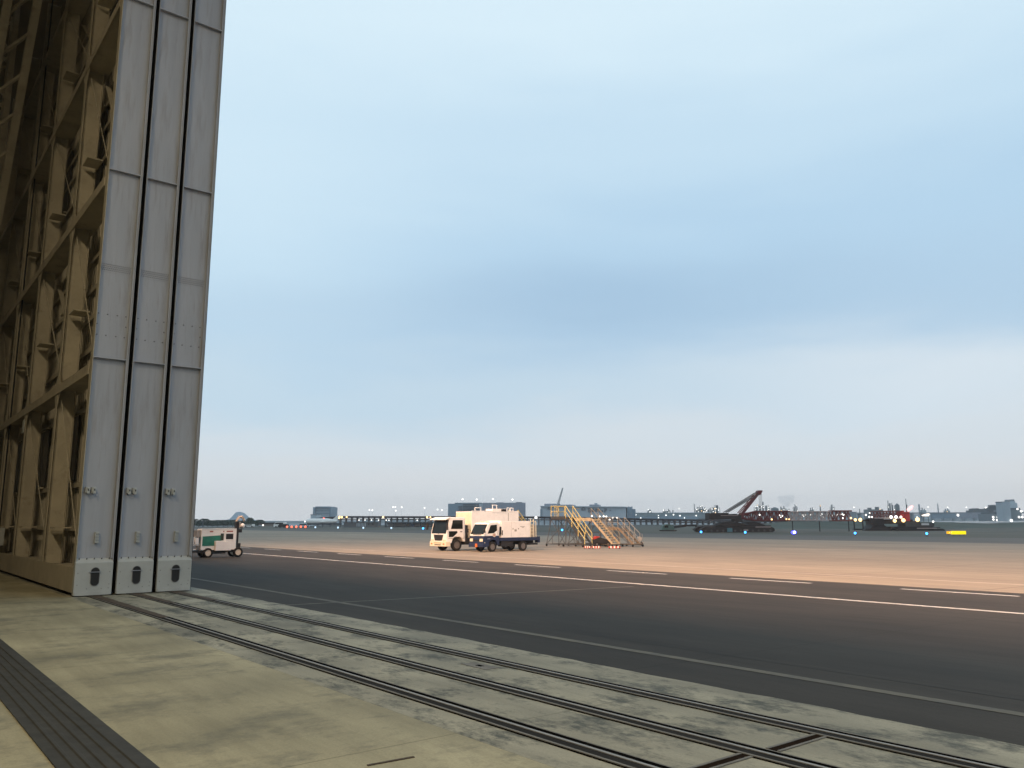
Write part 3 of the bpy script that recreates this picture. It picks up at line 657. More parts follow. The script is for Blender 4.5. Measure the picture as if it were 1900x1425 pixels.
# red and white bars lying at the feet of the stairs
M_barred = mat('bar_red', C4(.36, .04, .02), .5)
for i, (a, b_, lab) in enumerate(((1084, 1096, 'red and white marker beam lying at the foot of the yellow-railed stairs'), (1098, 1114, 'red and white marker beam lying between the yellow-railed and beige stairs'), (1129, 1151, 'red and white marker beam lying at the foot of the beige-stepped stairs'))):
    pa, pb = G(a, 1018), G(b_, 1018); t = thing('marker_beam', lab, 'marker beam', pa, math.atan2(pb.y-pa.y, pb.x-pa.x), 'marker beams at the foot of the stairs'); Ln = (pb-pa).length
    MB().prism([(-.12, .03), (-.1, .2), (.1, .2), (.12, .03)], 0, 0, Ln).build('beam', M_barred, t, bevel=.01)
    for k in range(3): MB().box(Ln*(.15+.3*k), Ln*(.27+.3*k), -.124, .124, .05, .207).build('white_band', M_white, t)
    for x in (.1, Ln-.1): MB().box(x-.06, x+.06, -.18, .18, 0, .05).build('foot', M_rubber, t)
p = G(1117, 1014); t = thing('equipment_cart', 'low dark equipment cart with red cover, parked between the stairs', 'cart', (p.x, p.y, GZ), R(60))
MB().prism([(-.9, .25), (-.9, .62), (-.3, .85), (.2, .7), (.7, .55), (.7, .25)], 1, -.4, .4).build('body', M_black, t, bevel=.03)
MB().prism([(-.88, .63), (-.3, .87), (-.25, .9), (-.6, .95), (-.95, .7)], 1, -.36, .36).build('cover', M_red, t)
for x in (-.6, .45):
    for sy in (-1, 1): wheel(t, x, sy*.42, .2, .14, sy)
k = MB(); k.tube((.7, 0, .35), (1.25, 0, .8), .03, 6); k.tube((1.25, -.2, .8), (1.25, .2, .8), .03, 6); k.build('tow_handle', M_red, t)
p = G(1187, 1012); t = thing('hose_cart', 'small two-wheeled hose cart beside the grey stairs', 'cart', (p.x, p.y, GZ), R(51))
MB().box(-.35, .35, -.25, .25, .25, .33).build('deck', M_grey, t); k = MB(); k.tube((0, -.22, .62), (0, .22, .62), .22, 12); k.build('reel', M_grey, t)
k = MB(); k.tube((-.3, 0, .3), (-.45, 0, 1.2), .025, 6); k.tube((.3, 0, .3), (.25, 0, 1.1), .025, 6); k.tube((-.45, -.2, 1.2), (-.45, .2, 1.2), .025, 6); k.build('handle', M_grey, t)
for sy in (-1, 1): wheel(t, .1, sy*.32, .17, .1, sy)

#MARK
# ------------------------------------------------------------------ the far side of the airfield
class V:
    """a thing standing at depth d, square to the view; local x right, y away, z up; lengths read off the photo at that depth"""
    def __init__(self, name, label, cat, px, d, group=None, zg=GZ, rot=0):
        p = at(px, 968, d); self.px, self.d = px, d; self.zg = zg; self.t = thing(name, label, cat, (p.x, p.y, zg), VROT+rot, group)
    def x(self, px): return (px-self.px)*self.d/1521.
    def z(self, py, px=None): return at(px or self.px, py, self.d).z-self.zg
    def box(self, b, px0, py0, px1, py1, y0=0., y1=1.):
        return b.box(self.x(px0), self.x(px1), y0, y1, self.z(py1), self.z(py0))
    def pt(self, px, py, y=0.): return (self.x(px), y, self.z(py))
def lampm(name, col, e): return mat(name, C4(col[0]*.25, col[1]*.25, col[2]*.25), .5, emit=col, es=e, var=0)
L_white = lampm('lamp_white', C4(1, .97, .9), 3.0); L_warm = lampm('lamp_warm', C4(1, .62, .25), 3.5); L_red = lampm('lamp_red', C4(1, .12, .06), 3.5)
L_blue = lampm('lamp_blue', C4(.05, .35, 1), 5); L_deep = lampm('lamp_deep_blue', C4(.05, .05, 1), 6); L_pink = lampm('lamp_pink', C4(1, .45, .45), 2)
def lampball(t, p, r, m, name='lamp'):
    return MB().sphere(p, r, 8, 6).build(name, m, t, smooth=True)
H_blue = mat('far_wall_blue', C4(.20, .27, .33), .7, var=.06, scale=.05)  # blue haze of distance is mixed into the far wall colours
H_grey = mat('far_wall_grey', C4(.26, .28, .33), .7, var=.06, scale=.05)
H_pale = mat('far_wall_pale', C4(.42, .48, .52), .7, var=.05, scale=.05)
H_dark = mat('far_wall_dark', C4(.06, .075, .09), .7, var=.1, scale=.05)
H_mid = mat('far_steel', C4(.15, .18, .20), .7, var=.1, scale=.1)
H_deck = mat('bridge_deck', C4(.035, .03, .037), .8, var=.2, scale=.1)
H_pier = mat('bridge_pier', C4(.17, .165, .18), .8, var=.2, scale=.2)
H_leaf = mat('tree_leaf', C4(.035, .06, .04), .8, var=.4, scale=.8)
H_trunk = mat('tree_bark', C4(.06, .05, .04), .9)

# water of the bay, seen as one flat sheet between the airfield and the far shore
M_water = mat('bay_water', C4(.05, .075, .09), .4, spec=.4, var=.15, scale=.02, bump=.5)
def vp(lat, dep, z): return (RX*lat+FX*dep, RY*lat+FY*dep, z)
b = MB(); b.add([vp(-700, 470, GZ), vp(900, 470, GZ), vp(1200, 1500, GZ), vp(-1000, 1500, GZ)], [(0, 1, 2, 3)]); struct(b.build('water', M_water))
# grassy bank on the near shore, behind the cranes
def bank(name, prof, dep0, dep1, m, px0=None):
    b = MB(); n = len(prof)
    for (px, py) in prof:
        zt = at(px, py, (dep0+dep1)/2).z
        for dp, z in ((dep0, GZ-.05), (dep0*.6+dep1*.4, (zt+GZ)*.5+.1*(zt-GZ)), ((dep0+dep1)/2, zt), (dep1, GZ-.05)):
            lat = (px-950)*dp/1521.; x, y, _ = vp(lat, dp, 0); b.v.append((x, y, z))
    for i in range(n-1):
        for j in range(3): a = 4*i+j; b.f.append((a, a+4, a+5, a+1))
    return struct(b.build(name, m, smooth=True))
M_bank = mat('bank_grass', C4(.045, .062, .05), .9, var=.35, scale=.12, stretch=(.4, 1, 1))
bank('grass_bank', [(1395, 978), (1420, 971), (1470, 967), (1560, 967.5), (1660, 967), (1760, 969), (1830, 971), (1900, 969), (1990, 967)], 205, 260, M_bank)
bank('grass_verge', [(560, 976), (620, 973.5), (760, 975), (900, 975), (1100, 974), (1250, 973.5), (1400, 974), (1430, 978)], 330, 365, mat('verge_grass', C4(.05, .055, .05), .9, var=.3, scale=.1))
bank('earth_bank', [(1380, 985), (1450, 981), (1600, 981.5), (1750, 982), (1850, 979), (1960, 978)], 158, 200, mat('bank_earth', C4(.075, .075, .062), .9, var=.3, scale=.2))
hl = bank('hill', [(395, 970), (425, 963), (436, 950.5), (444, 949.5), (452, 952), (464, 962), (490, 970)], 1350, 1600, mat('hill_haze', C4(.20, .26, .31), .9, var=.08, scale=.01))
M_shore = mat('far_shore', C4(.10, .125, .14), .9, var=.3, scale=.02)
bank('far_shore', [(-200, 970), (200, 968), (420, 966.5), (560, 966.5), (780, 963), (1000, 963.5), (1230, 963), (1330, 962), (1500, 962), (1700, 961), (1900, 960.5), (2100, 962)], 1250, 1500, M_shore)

# ---- trees along the left edge of the field
def tree_proto(h, w, seed):
    rnd = random.Random(seed); t = thing('tree', 'x', 'tree')
    MB().tube((0, 0, 0), (0, 0, h*.6), h*.035, 6, h*.015).build('trunk', H_trunk, t)
    b = MB()
    for i in range(420):
        a = rnd.random()*6.283; zz = h*(.18+.8*rnd.random()); k = math.sin(math.pi*min(1, (zz/h-.1)/.95))**.6
        rr = w*.5*k*math.sqrt(rnd.random()); c = Vector((rr*math.cos(a), rr*math.sin(a), zz))
        u = Vector((rnd.gauss(0, 1), rnd.gauss(0, 1), rnd.gauss(0, 1))).normalized()*h*.05; v = u.orthogonal().normalized()*h*.045
        b.add([c-u-v, c+u-v, c+u+v, c-u+v], [(0, 1, 2, 3)])
    b.build('crown', H_leaf, t); return t
protos = [tree_proto(3.6, 4.6, 1), tree_proto(3.0, 4.0, 2), tree_proto(4.6, 3.4, 3)]
rnd = random.Random(4)
pxs = [362+8.6*i+rnd.uniform(-2, 2) for i in range(15)]
for i, px in enumerate(pxs):
    p0 = protos[i % 2 if px not in () else 2]
    if i in (12,): p0 = protos[2]
    o = p0 if i in (0, 1, 12) else copy_tree(p0)
    o.location = at(px, 968, 395+rnd.uniform(-12, 20)); o.location.z = GZ; o.rotation_euler = (0, 0, rnd.random()*6); sc = rnd.uniform(.85, 1.15); o.scale = (sc*1.3, sc*1.3, sc)
    tag(o, '%s dark bushy tree from the left in the row along the far left field edge' % ORD[i], 'tree', 'trees along the far left field edge')
# ---- long low causeway with pale piles
br = V('causeway_bridge', 'long low dark causeway on pale piles crossing behind the trucks and stairs', 'bridge', 640, 420)
deck = [(575, 963.5, 425), (600, 960.5, 424), (640, 957.6, 420), (1000, 958.3, 405), (1130, 961, 405), (1330, 964.5, 412), (1560, 967.5, 420)]
def brl(px, py, d):
    p = at(px, py, d)-br.t.location; cc, ss = math.cos(-VROT), math.sin(-VROT); return Vector((p.x*cc-p.y*ss, p.x*ss+p.y*cc, p.z))
b = MB()
for q0, q1 in zip(deck, deck[1:]):
    a, c_ = brl(*q0), brl(*q1); b.bar((a.x, a.y, a.z-.45), (c_.x, c_.y, c_.z-.45), 7, .95)
b.build('deck', H_deck, br.t)
b = MB()
for q0, q1 in zip(deck[1:], deck[2:]):
    a, c_ = brl(*q0), brl(*q1); b.bar((a.x, a.y+1, a.z-1.55), (c_.x, c_.y+1, c_.z-1.55), 2, .5)
b.build('lower_girder', H_pier, br.t)
def deckat(px):
    for q0, q1 in zip(deck, deck[1:]):
        if q0[0] <= px <= q1[0]: u = (px-q0[0])/(q1[0]-q0[0]); return brl(px, q0[1]+(q1[1]-q0[1])*u, q0[2]+(q1[2]-q0[2])*u)
for i in range(90):
    px = 590+i*10.5; a = deckat(px); MB().box(a.x-.28, a.x+.28, a.y-1.5, a.y+1.5, -.1, a.z-.9).build('pile', H_pier, br.t)
for px, m, r in ((604, L_red, .45), (632, L_warm, .75), (637, L_warm, .5), (646, L_warm, .4), (713, L_warm, .5), (794, L_warm, .45), (800, L_warm, .35), (994, L_white, .6)):
    a = deckat(px); lampball(br.t, (a.x, a.y-3.8, a.z-.5), r, m)
for px in (625, 669, 680, 692, 705, 719, 724, 776): a = deckat(px); lampball(br.t, (a.x, a.y-4, a.z-2.0), .26, L_white)
for px, py in ((1061, 965), (1084, 964), (1098, 957.5), (1113, 958), (1120, 958), (1125, 958.5), (1131, 964), (1137, 960.5), (1145, 960.5)):
    q = brl(px, py, 395); lampball(br.t, q, .38, L_white)
# ---- fences, sheds and vehicles in front of the causeway
t = V('dark_fence', 'low dark fence band in front of the causeway, right of the red lights', 'fence', 600, 330)
b = MB(); t.box(b, 570, 970.5, 634, 974, 0, .3); b.build('panel', H_dark, t.t)
for px in (572, 585, 599, 613, 632): b = MB(); t.box(b, px-.5, 970, px+.5, 978, -.15, .1); b.build('post', H_dark, t.t)
t = V('louvred_shed', 'grey shed with a row of pale upright slats and two round vents', 'shed', 665, 335)
b = MB(); t.box(b, 638, 969.5, 700, 978.5, 0, 6); b.build('wall', mat('shed_grey', C4(.12, .125, .13), .7), t.t)
for i in range(7): b = MB(); t.box(b, 662+i*2.6, 970.5, 663.1+i*2.6, 977, -.15, -.01); b.build('slat', H_pale, t.t)
for px in (684, 692): MB().tube((t.x(px), -.1, t.z(972.5)), (t.x(px), .1, t.z(972.5)), .32, 12).build('vent', M_black, t.t)
b = MB(); t.box(b, 637, 968.8, 701, 969.45, -.3, 6.3); b.build('roof', H_dark, t.t)
t = V('open_shelter', 'long low shelter with pale open bays left of the white truck', 'shelter', 760, 335)
b = MB(); t.box(b, 714, 968.5, 822, 970.6, -.2, 6); b.build('roof', H_dark, t.t)
b = MB(); t.box(b, 714, 976.4, 822, 979, -.1, 6); b.build('kerb_wall', mat('shelter_base', C4(.05, .055, .06), .8), t.t)
b = MB(); t.box(b, 714, 970.6, 822, 977, 5.7, 6); b.build('rear_sheeting', H_pale, t.t)
for px in (715, 730, 752, 762, 780, 801, 818): b = MB(); t.box(b, px-1, 970.61, px+1.6, 976.39, 0, .5); b.build('post', H_dark, t.t)
b = MB(); t.box(b, 760, 972, 768, 976.3, 1, 3); b.build('stored_crate', mat('crate_blue', C4(.05, .09, .16), .6), t.t)
t = V('flat_shed', 'low dark-roofed white shed on the far left of the field', 'shed', 496, 360)
b = MB(); t.box(b, 480, 971.6, 508, 976.5, 0, 6); b.build('wall', mat('shed_tan', C4(.2, .17, .15), .7), t.t)
b = MB(); t.box(b, 479, 969.6, 510, 971.59, -.5, 6.5); b.build('roof', M_black, t.t); b = MB(); t.box(b, 480, 974.5, 489, 976, -.06, -.01); b.build('door', H_pale, t.t); lampball(t.t, t.pt(488.5, 974.5, -.2), .3, L_white)
def van(px, d, L_, h, label, m, rot=0, name='parked_van', cat='van'):
    v = V(name, label, cat, px, d, rot=rot)
    MB().prism([(-L_/2, .35), (-L_/2, h*.55), (-L_*.32, h*.98), (L_*.42, h), (L_/2, h*.9), (L_/2, .35)], 1, -.9, .9).build('body', m, v.t, bevel=.04)
    MB().prism([(-L_*.44, h*.6), (-L_*.3, h*.9), (L_*.3, h*.9), (L_*.3, h*.6)], 1, -.92, .92).build('windows', M_glass, v.t)
    for x in (-L_*.3, L_*.32):
        for sy in (-1, 1): MB().tube((x, sy*.7, .34), (x, sy*.92, .34), .34, 12).build('wheel', M_rubber, v.t)
    return v
van(520, 345, 5.0, 2.3, 'pale van parked beside the low dark-roofed shed', M_white)
van(526, 340, 4.2, 1.5, 'dark car in front of the pale van at far left', M_black, name='parked_car', cat='car')
van(463, 365, 4.5, 1.4, 'white car parked before the trees at far left', M_white, name='parked_car', cat='car')
van(564, 340, 4.6, 1.6, 'grey van behind the row of red lights', H_pale)
t = V('parked_aircraft', 'white nose of a parked aircraft catching light by the causeway ramp', 'aircraft', 582, 410)
b = MB(); prof = [(-4.2, .15), (-3.6, .8), (-2.5, 1.25), (0, 1.4), (7, 1.4), (10, .9), (12, .3)]
n = 12; vs = []
for x, r in prof:
    for i in range(n): a = 2*math.pi*i/n; vs.append((x, r*math.cos(a), 2.6+r*math.sin(a)))
b.add(vs, [(k*n+i, (k+1)*n+i, (k+1)*n+(i+1) % n, k*n+(i+1) % n) for k in range(len(prof)-1) for i in range(n)]); b.build('fuselage', M_white, t.t, smooth=True)
b = MB(); b.prism([(3, 0), (5.5, 8), (6.5, 8), (6.2, 0)], 2, 2.1, 2.3); b.prism([(3, 0), (5.5, -8), (6.5, -8), (6.2, 0)], 2, 2.1, 2.3); b.build('wing', M_white, t.t)
MB().prism([(9, 3.2), (11.5, 5.4), (12.6, 5.4), (11.9, 3.0)], 1, -.12, .12).build('fin', M_white, t.t)
b = MB()
for x, y in ((-2.2, 0), (4.5, -1.3), (4.5, 1.3)): b.tube((x, y, .3), (x, y, 1.6), .1, 6)
b.build('gear_leg', M_grey, t.t); lampball(t.t, (-4.3, 0, 2.5), .35, L_white)  # glowing ball stands for the light caught on the nose

# ---- red obstruction lights and blue taxiway lights
for i, px in enumerate((532.5, 541, 549.5, 558, 566.5)):
    p = G(px, 981.5); t = thing('obstruction_light', '%s from the left in the row of five red lights at far left' % ORD[i], 'red light', p, 0, 'row of five red lights')
    MB().tube((0, 0, 0), (0, 0, .5), .05, 6).build('post', M_black, t); lampball(t, (0, 0, .72), .34, L_red); MB().box(-.25, .25, -.25, .25, 0, .06).build('base', M_yellow, t)
bl = [(585, 980.6), (627, 981.3), (674, 981.8), (726, 982.3), (785, 983.2), (1043, 987), (1301, 991.6), (1383, 992.6), (1587, 994.6), (1720, 995.6)]
for i, (px, py) in enumerate(bl):
    p = G(px, py); d = FX*p.x+FY*p.y
    t = thing('taxiway_light', '%s from the left of the small blue taxiway edge lights' % ORD[i], 'taxiway light', p, 0, 'small blue taxiway edge lights')
    MB().tube((0, 0, 0), (0, 0, .3), .04, 6).build('post', M_black, t); lampball(t, (0, 0, .42), d*1.35/1521+.06, L_blue if i > 3 else lampm('lamp_ice', C4(.6, .8, 1), 1.5), 'blue_lens')
p = G(1473, 993.2); t = thing('taxiway_light', 'largest and deepest blue light, out on the taxiway edge right of the crane', 'taxiway light', p)
MB().tube((0, 0, 0), (0, 0, .3), .05, 6).build('post', M_black, t); MB().sphere((0, 0, .45), .40, 10, 8, .65).build('blue_lens', L_deep, t, smooth=True); lampball(t, (.2*FX*-1.6, .2*FY*-1.6, .47), .2, lampm('lamp_core', C4(.8, .85, 1), 5), 'bulb')
# ---- lit yellow guidance sign
p = G(1775, 993); t = thing('guidance_sign', 'glowing yellow box sign standing on the grass at far right', 'sign', (p.x, p.y, GZ), VROT)
u = (FX*p.x+FY*p.y)/1521.
MB().box(-9.5*u, 17*u, -.15, .15, .12, .12+6.2*u).build('lit_panel', lampm('sign_yellow', C4(1, .80, .0), 1.05), t, bevel=.03)
MB().box(-17.5*u, -9.8*u, -.15, .15, .2, .12+5.6*u).build('lit_panel', lampm('sign_amber', C4(1, .52, 0), 1.0), t, bevel=.03)
for x in (-15*u, -11.5*u): MB().bar((x, -.16, .3), (x+2*u, -.16, .1+4.8*u), .12, .02).build('glyph', lampm('sign_white', C4(1, .9, .3), 1.8), t)
for x in (-15*u, -5*u, 5*u, 14*u): MB().box(x-.06, x+.06, -.06, .06, 0, .12).build('leg', M_black, t)

# ---- crawler crane with its boom laid level
CR_red = mat('crane_red', C4(.085, .013, .019), .6, var=.25, scale=.6); CR_dk = mat('crane_dark', C4(.010, .011, .014), .7, var=.3, scale=.6); CR_gr = mat('crane_grey', C4(.04, .046, .052), .6, var=.2); CR_pl = mat('crane_pale', C4(.32, .29, .29), .6, var=.15)
def lattice(b, p0, p1, h0, h1, w, n, r):
    p0, p1 = Vector(p0), Vector(p1); d = (p1-p0).normalized(); side = Vector((0, 1, 0)); upv = side.cross(d)*-1 if abs(d.z) > .9 else Vector((0, 0, 1))
    def c(i, sy, sz): u = i/n; return p0+(p1-p0)*u+side*sy*w/2+upv*sz*(h0+(h1-h0)*u)/2
    for sy in (-1, 1):
        for sz in (-1, 1): b.tube(c(0, sy, sz), c(n, sy, sz), r*1.5, 6)
    for i in range(n):
        for sy in (-1, 1):
            b.tube(c(i, sy, -1 if i % 2 else 1), c(i+1, sy, 1 if i % 2 else -1), r, 5); b.tube(c(i, sy, -1), c(i, sy, 1), r, 5)
        for sz in (-1, 1): b.tube(c(i, -1 if i % 2 else 1, sz), c(i+1, 1 if i % 2 else -1, sz), r, 5)
cr = V('crawler_crane', 'big dark crawler crane with a raised red mast and level red lattice boom', 'crane', 1370, 165)
b = MB(); cr.box(b, 1313, 952, 1331, 964, -2, 2); cr.box(b, 1331, 955, 1372, 964, -1.6, 1.6); cr.box(b, 1336, 951.5, 1350, 955, -1.2, 1.2); body = b.build('machine_house', CR_dk, cr.t, bevel=.05)
b = MB(); cr.box(b, 1334, 956.3, 1366, 957.0, -1.66, -1.61); b.build('walkway', CR_pl, body)
b = MB(); cr.box(b, 1356, 953.4, 1366, 956, -1.2, 1.2); b.build('cab', CR_gr, body); b = MB(); cr.box(b, 1357, 953.8, 1363, 955.4, -1.23, -1.205); b.build('window', M_glass, body)
b = MB(); cr.box(b, 1360, 964, 1374, 969, -1.5, 1.5); b.build('slew_ring', CR_dk, cr.t)
b = MB(); zz = cr.z; xx = cr.x
b.prism([(xx(1322), zz(975.5)), (xx(1338), zz(968.8)), (xx(1355), zz(967.5)), (xx(1372), zz(971)), (xx(1384), zz(976))], 1, -2.6, 2.6)
b.prism([(xx(1380), zz(976)), (xx(1384), zz(968)), (xx(1394), zz(967.6)), (xx(1412), zz(974)), (xx(1414), zz(976.5))], 1, -2.4, 2.4); cr_b = b.build('counterweight', CR_dk, cr.t)
for sy in (-1, 1):
    b = MB(); y0, y1 = sorted((sy*2.0, sy*3.4)); x0, x1 = xx(1293), xx(1427); hh = zz(977)
    b.prism([(x0+.5, .0), (x0, hh*.3), (x0+.1, hh*.7), (x0+.8, hh), (x1-.8, hh), (x1-.1, hh*.7), (x1, hh*.3), (x1-.5, 0)], 1, y0, y1); tk = b.build('crawler_track', CR_dk, cr.t)
    for i in range(12): x = x0+.9+(x1-x0-1.8)*i/11; MB().tube((x, y0-.06, hh*.3), (x, y0, hh*.3), hh*.2, 10).build('roller', CR_gr, tk)
b = MB(); cr.box(b, 1297, 974.5, 1424, 977.2, -2.0, 2.0); b.build('car_body', CR_gr, cr.t)
b = MB(); cr.box(b, 1392, 977.2, 1420, 978.3, -3.5, -3.42); b.build('step_plate', CR_pl, cr.t)
b = MB(); cr.box(b, 1340, 979.4, 1349, 986.5, -3.75, -3.42); b.build('generator_box', mat('crane_teal', C4(.04, .13, .17), .6), cr.t)
b = MB(); cr.box(b, 1370, 982.4, 1378, 984.2, -3.6, -3.42); b.build('name_plate', CR_pl, cr.t)
b = MB()
for sy in (-.7, .7): b.bar(cr.pt(1377, 954, sy), cr.pt(1411, 914, sy), .22, .26)
b.build('mast_chord', CR_red, cr.t)
b = MB()
for sy in (-.7, .7): b.bar(cr.pt(1371, 952, sy), cr.pt(1404, 917, sy), .15, .17)
for u in (.35, .52, .72): b.bar(cr.pt(1377+34*u, 954-40*u, -.7), cr.pt(1372.5+32.5*u, 952-36*u, -.7), .2, .25); b.bar(cr.pt(1377+34*u, 954-40*u, .7), cr.pt(1372.5+32.5*u, 952-36*u, .7), .2, .25)
b.build('mast_brace', mat('crane_maroon', C4(.13, .025, .03), .6), cr.t)
b = MB(); b.prism([(xx(1406), zz(914)), (xx(1409), zz(910)), (xx(1416), zz(910.5)), (xx(1415), zz(913)), (xx(1411.5), zz(919)), (xx(1408), zz(918))], 1, -.9, .9); b.build('mast_head', CR_red, cr.t, bevel=.04)
for (a0, a1), (b0, b1), r in (((1345, 950.5), (1405, 914.5), .09), ((1350, 950.3), (1408, 917.5), .09)):
    for sy in (-.8, .8): MB().tube(cr.pt(a0, a1, sy), cr.pt(b0, b1, sy), r, 6).build('backstay', CR_gr, cr.t)
for px in (1410, 1412.3, 1414.6): MB().tube(cr.pt(px, 914, -.3), cr.pt(px, 949, -.3), .035, 5).build('hoist_rope', CR_gr, cr.t)
b = MB(); lattice(b, cr.pt(1370, 959), cr.pt(1403, 957.5), .5, 1.75, 1.5, 4, .11); lattice(b, cr.pt(1403, 957.5), cr.pt(1464, 957.5), 1.75, 1.75, 1.5, 9, .10); b.build('red_boom', CR_red, cr.t)
b = MB(); lattice(b, cr.pt(1464, 957.7), cr.pt(1541, 957.7), 1.7, 1.7, 1.5, 11, .075); b.build('pale_boom', CR_pl, cr.t)
b = MB(); lattice(b, cr.pt(1541, 957.7), cr.pt(1579, 957.7), 1.9, 1.9, 1.5, 5, .10); b.build('maroon_boom', mat('crane_brown', C4(.13, .05, .05), .6), cr.t)
for px in (1470, 1520, 1574): b = MB(); cr.box(b, px-.3, 967, px+.3, 987, -.2, .2); b.build('boom_trestle', CR_dk, cr.t)
b = MB(); b.bar(cr.pt(1371, 960, -.9), cr.pt(1378, 953, -.9), .5, .6); b.bar(cr.pt(1371, 960, .9), cr.pt(1378, 953, .9), .5, .6); b.build('boom_foot', CR_red, cr.t)
for px, py, m, r in ((1407, 955.5, L_white, .14), (1429, 964, L_warm, .16), (1456, 963.5, L_warm, .15), (1461, 963.8, L_warm, .13), (1444, 956.5, L_white, .12), (1449, 957.5, L_white, .12), (1446, 960, L_white, .1), (1575, 962, L_warm, .2), (1562, 956, L_white, .13), (1560, 962, L_white, .14)): lampball(cr.t, cr.pt(px, py, -1.1), r, m)
# ---- second crane, further right
c2 = V('crawler_crane', 'low dark second crane with a bright red end block on its lattice jib, at right', 'crane', 1650, 172); xx, zz = c2.x, c2.z
for sy in (-1, 1):
    y0, y1 = sorted((sy*2.0, sy*3.2)); hh = zz(981)
    for (a, e) in ((1590, 1642), (1650, 1738)):
        b = MB(); x0, x1 = xx(a), xx(e); b.prism([(x0+.4, 0), (x0, hh*.4), (x0+.5, hh), (x1-.5, hh), (x1, hh*.4), (x1-.4, 0)], 1, y0, y1); b.build('crawler_track', CR_dk, c2.t)
b = MB(); b.prism([(xx(1606), zz(981)), (xx(1613), zz(974.5)), (xx(1632), zz(974)), (xx(1642), zz(981))], 1, -2, 2); c2.box(b, 1645, 977.2, 1720, 981, -2, 2); b.build('car_body', CR_dk, c2.t)
b = MB(); c2.box(b, 1612, 962, 1634, 974, -1.6, 1.6); c2.box(b, 1634, 967, 1700, 972, -1.6, 1.6); b.build('machine_house', CR_dk, c2.t, bevel=.05)
b = MB(); c2.box(b, 1672, 968, 1698, 978, -1.8, 1.8); b.build('counterweight', CR_gr, c2.t); b = MB(); c2.box(b, 1699, 970, 1722, 978, -1.4, 1.4); b.build('cab', CR_gr, c2.t); b = MB(); c2.box(b, 1703, 971, 1717, 974.5, -1.43, -1.41); b.build('cab_window', H_pale, c2.t)
b = MB(); c2.box(b, 1686, 979.4, 1722, 980.6, -3.3, -3.22); b.build('step_plate', CR_pl, c2.t)
b = MB(); c2.box(b, 1668, 950, 1684, 967.5, -1.2, 1.2); c2.box(b, 1671, 947.5, 1676, 950, -.8, .8); b.build('red_end_block', mat('crane_bright_red', C4(.33, .03, .035), .6), c2.t, bevel=.05)
b = MB(); c2.box(b, 1668.5, 952, 1683, 953, -1.26, -1.21); c2.box(b, 1674, 954, 1675, 967, -1.26, -1.21); b.build('block_rib', CR_red, c2.t)
b = MB(); lattice(b, c2.pt(1619, 956), c2.pt(1668, 955), 1.5, 1.5, 1.4, 8, .09); b.build('lattice_jib', mat('crane_brown', C4(.13, .05, .05), .6), c2.t)
b = MB(); b.bar(c2.pt(1619, 962, -1), c2.pt(1668, 961, -1), .12, .35); b.build('pale_rail', CR_pl, c2.t)
b = MB(); b.bar(c2.pt(1726, 985, 0), c2.pt(1730, 972, 0), .5, .5); c2.box(b, 1722, 978, 1741, 980, -.5, .5); b.build('side_outrigger', CR_gr, c2.t)
for px, py, m, r in ((1580, 964.5, L_warm, .30), (1589, 964.3, L_warm, .36), (1652, 966.3, L_warm, .36), (1668, 965.5, L_warm, .40), (1694, 964.3, L_warm, .42), (1600, 955.5, L_white, .18), (1607, 952, L_white, .14), (1606, 959, L_white, .18), (1611, 959.3, L_white, .15), (1646, 959.3, L_white, .3), (1655, 959.3, L_white, .3), (1664, 959.5, L_white, .25), (1683, 943, L_pink, .4), (1679, 946, L_pink, .35), (1686, 940, L_pink, .25)): lampball(c2.t, c2.pt(px, py, -2), r, m)
b = MB(); c2.box(b, 1577, 964, 1692, 967.0, -.4, .0); b.build('lamp_rail', CR_dk, c2.t)
b = MB()
for px in (1584, 1600): c2.box(b, px-.7, 966, px+.7, 989, -.3, 0)
b.build('lamp_rail_post', CR_dk, c2.t); MB().tube(c2.pt(1683, 950, 0), c2.pt(1685.5, 937, 0), .08, 6).build('aerial', CR_gr, c2.t)
# ---- excavator left of the crane
ex = V('excavator', 'small green excavator with a long dark arm, left of the big crane', 'excavator', 1238, 185); xx, zz = ex.x, ex.z
b = MB(); b.prism([(xx(1226), zz(983)), (xx(1228), zz(975)), (xx(1236), zz(972.5)), (xx(1247), zz(974)), (xx(1250), zz(983))], 1, -1.1, 1.1); b.build('body', mat('excavator_green', C4(.06, .12, .11), .6), ex.t, bevel=.05)
b = MB(); ex.box(b, 1231, 974.8, 1238, 979, -1.13, -1.11); b.build('window', M_glass, ex.t)
for sy in (-1, 1):
    y0, y1 = sorted((sy*.7, sy*1.3)); b = MB(); b.prism([(xx(1224), .25), (xx(1226), 0), (xx(1252), 0), (xx(1254), .25), (xx(1252), zz(983.5)), (xx(1226), zz(983.5))], 1, y0, y1); b.build('crawler_track', CR_dk, ex.t)
b = MB(); b.bar(ex.pt(1246, 979), ex.pt(1272, 975.3), .4, .5); b.bar(ex.pt(1272, 975.3), ex.pt(1292, 974.8), .35, .4); b.bar(ex.pt(1292, 974.8), ex.pt(1290, 981), .3, .3); b.build('arm', CR_dk, ex.t)
b = MB(); b.prism([(xx(1284), .3), (xx(1285), zz(981)), (xx(1292), zz(980.5)), (xx(1294), .2)], 1, -.6, .6); b.build('bucket', CR_dk, ex.t)

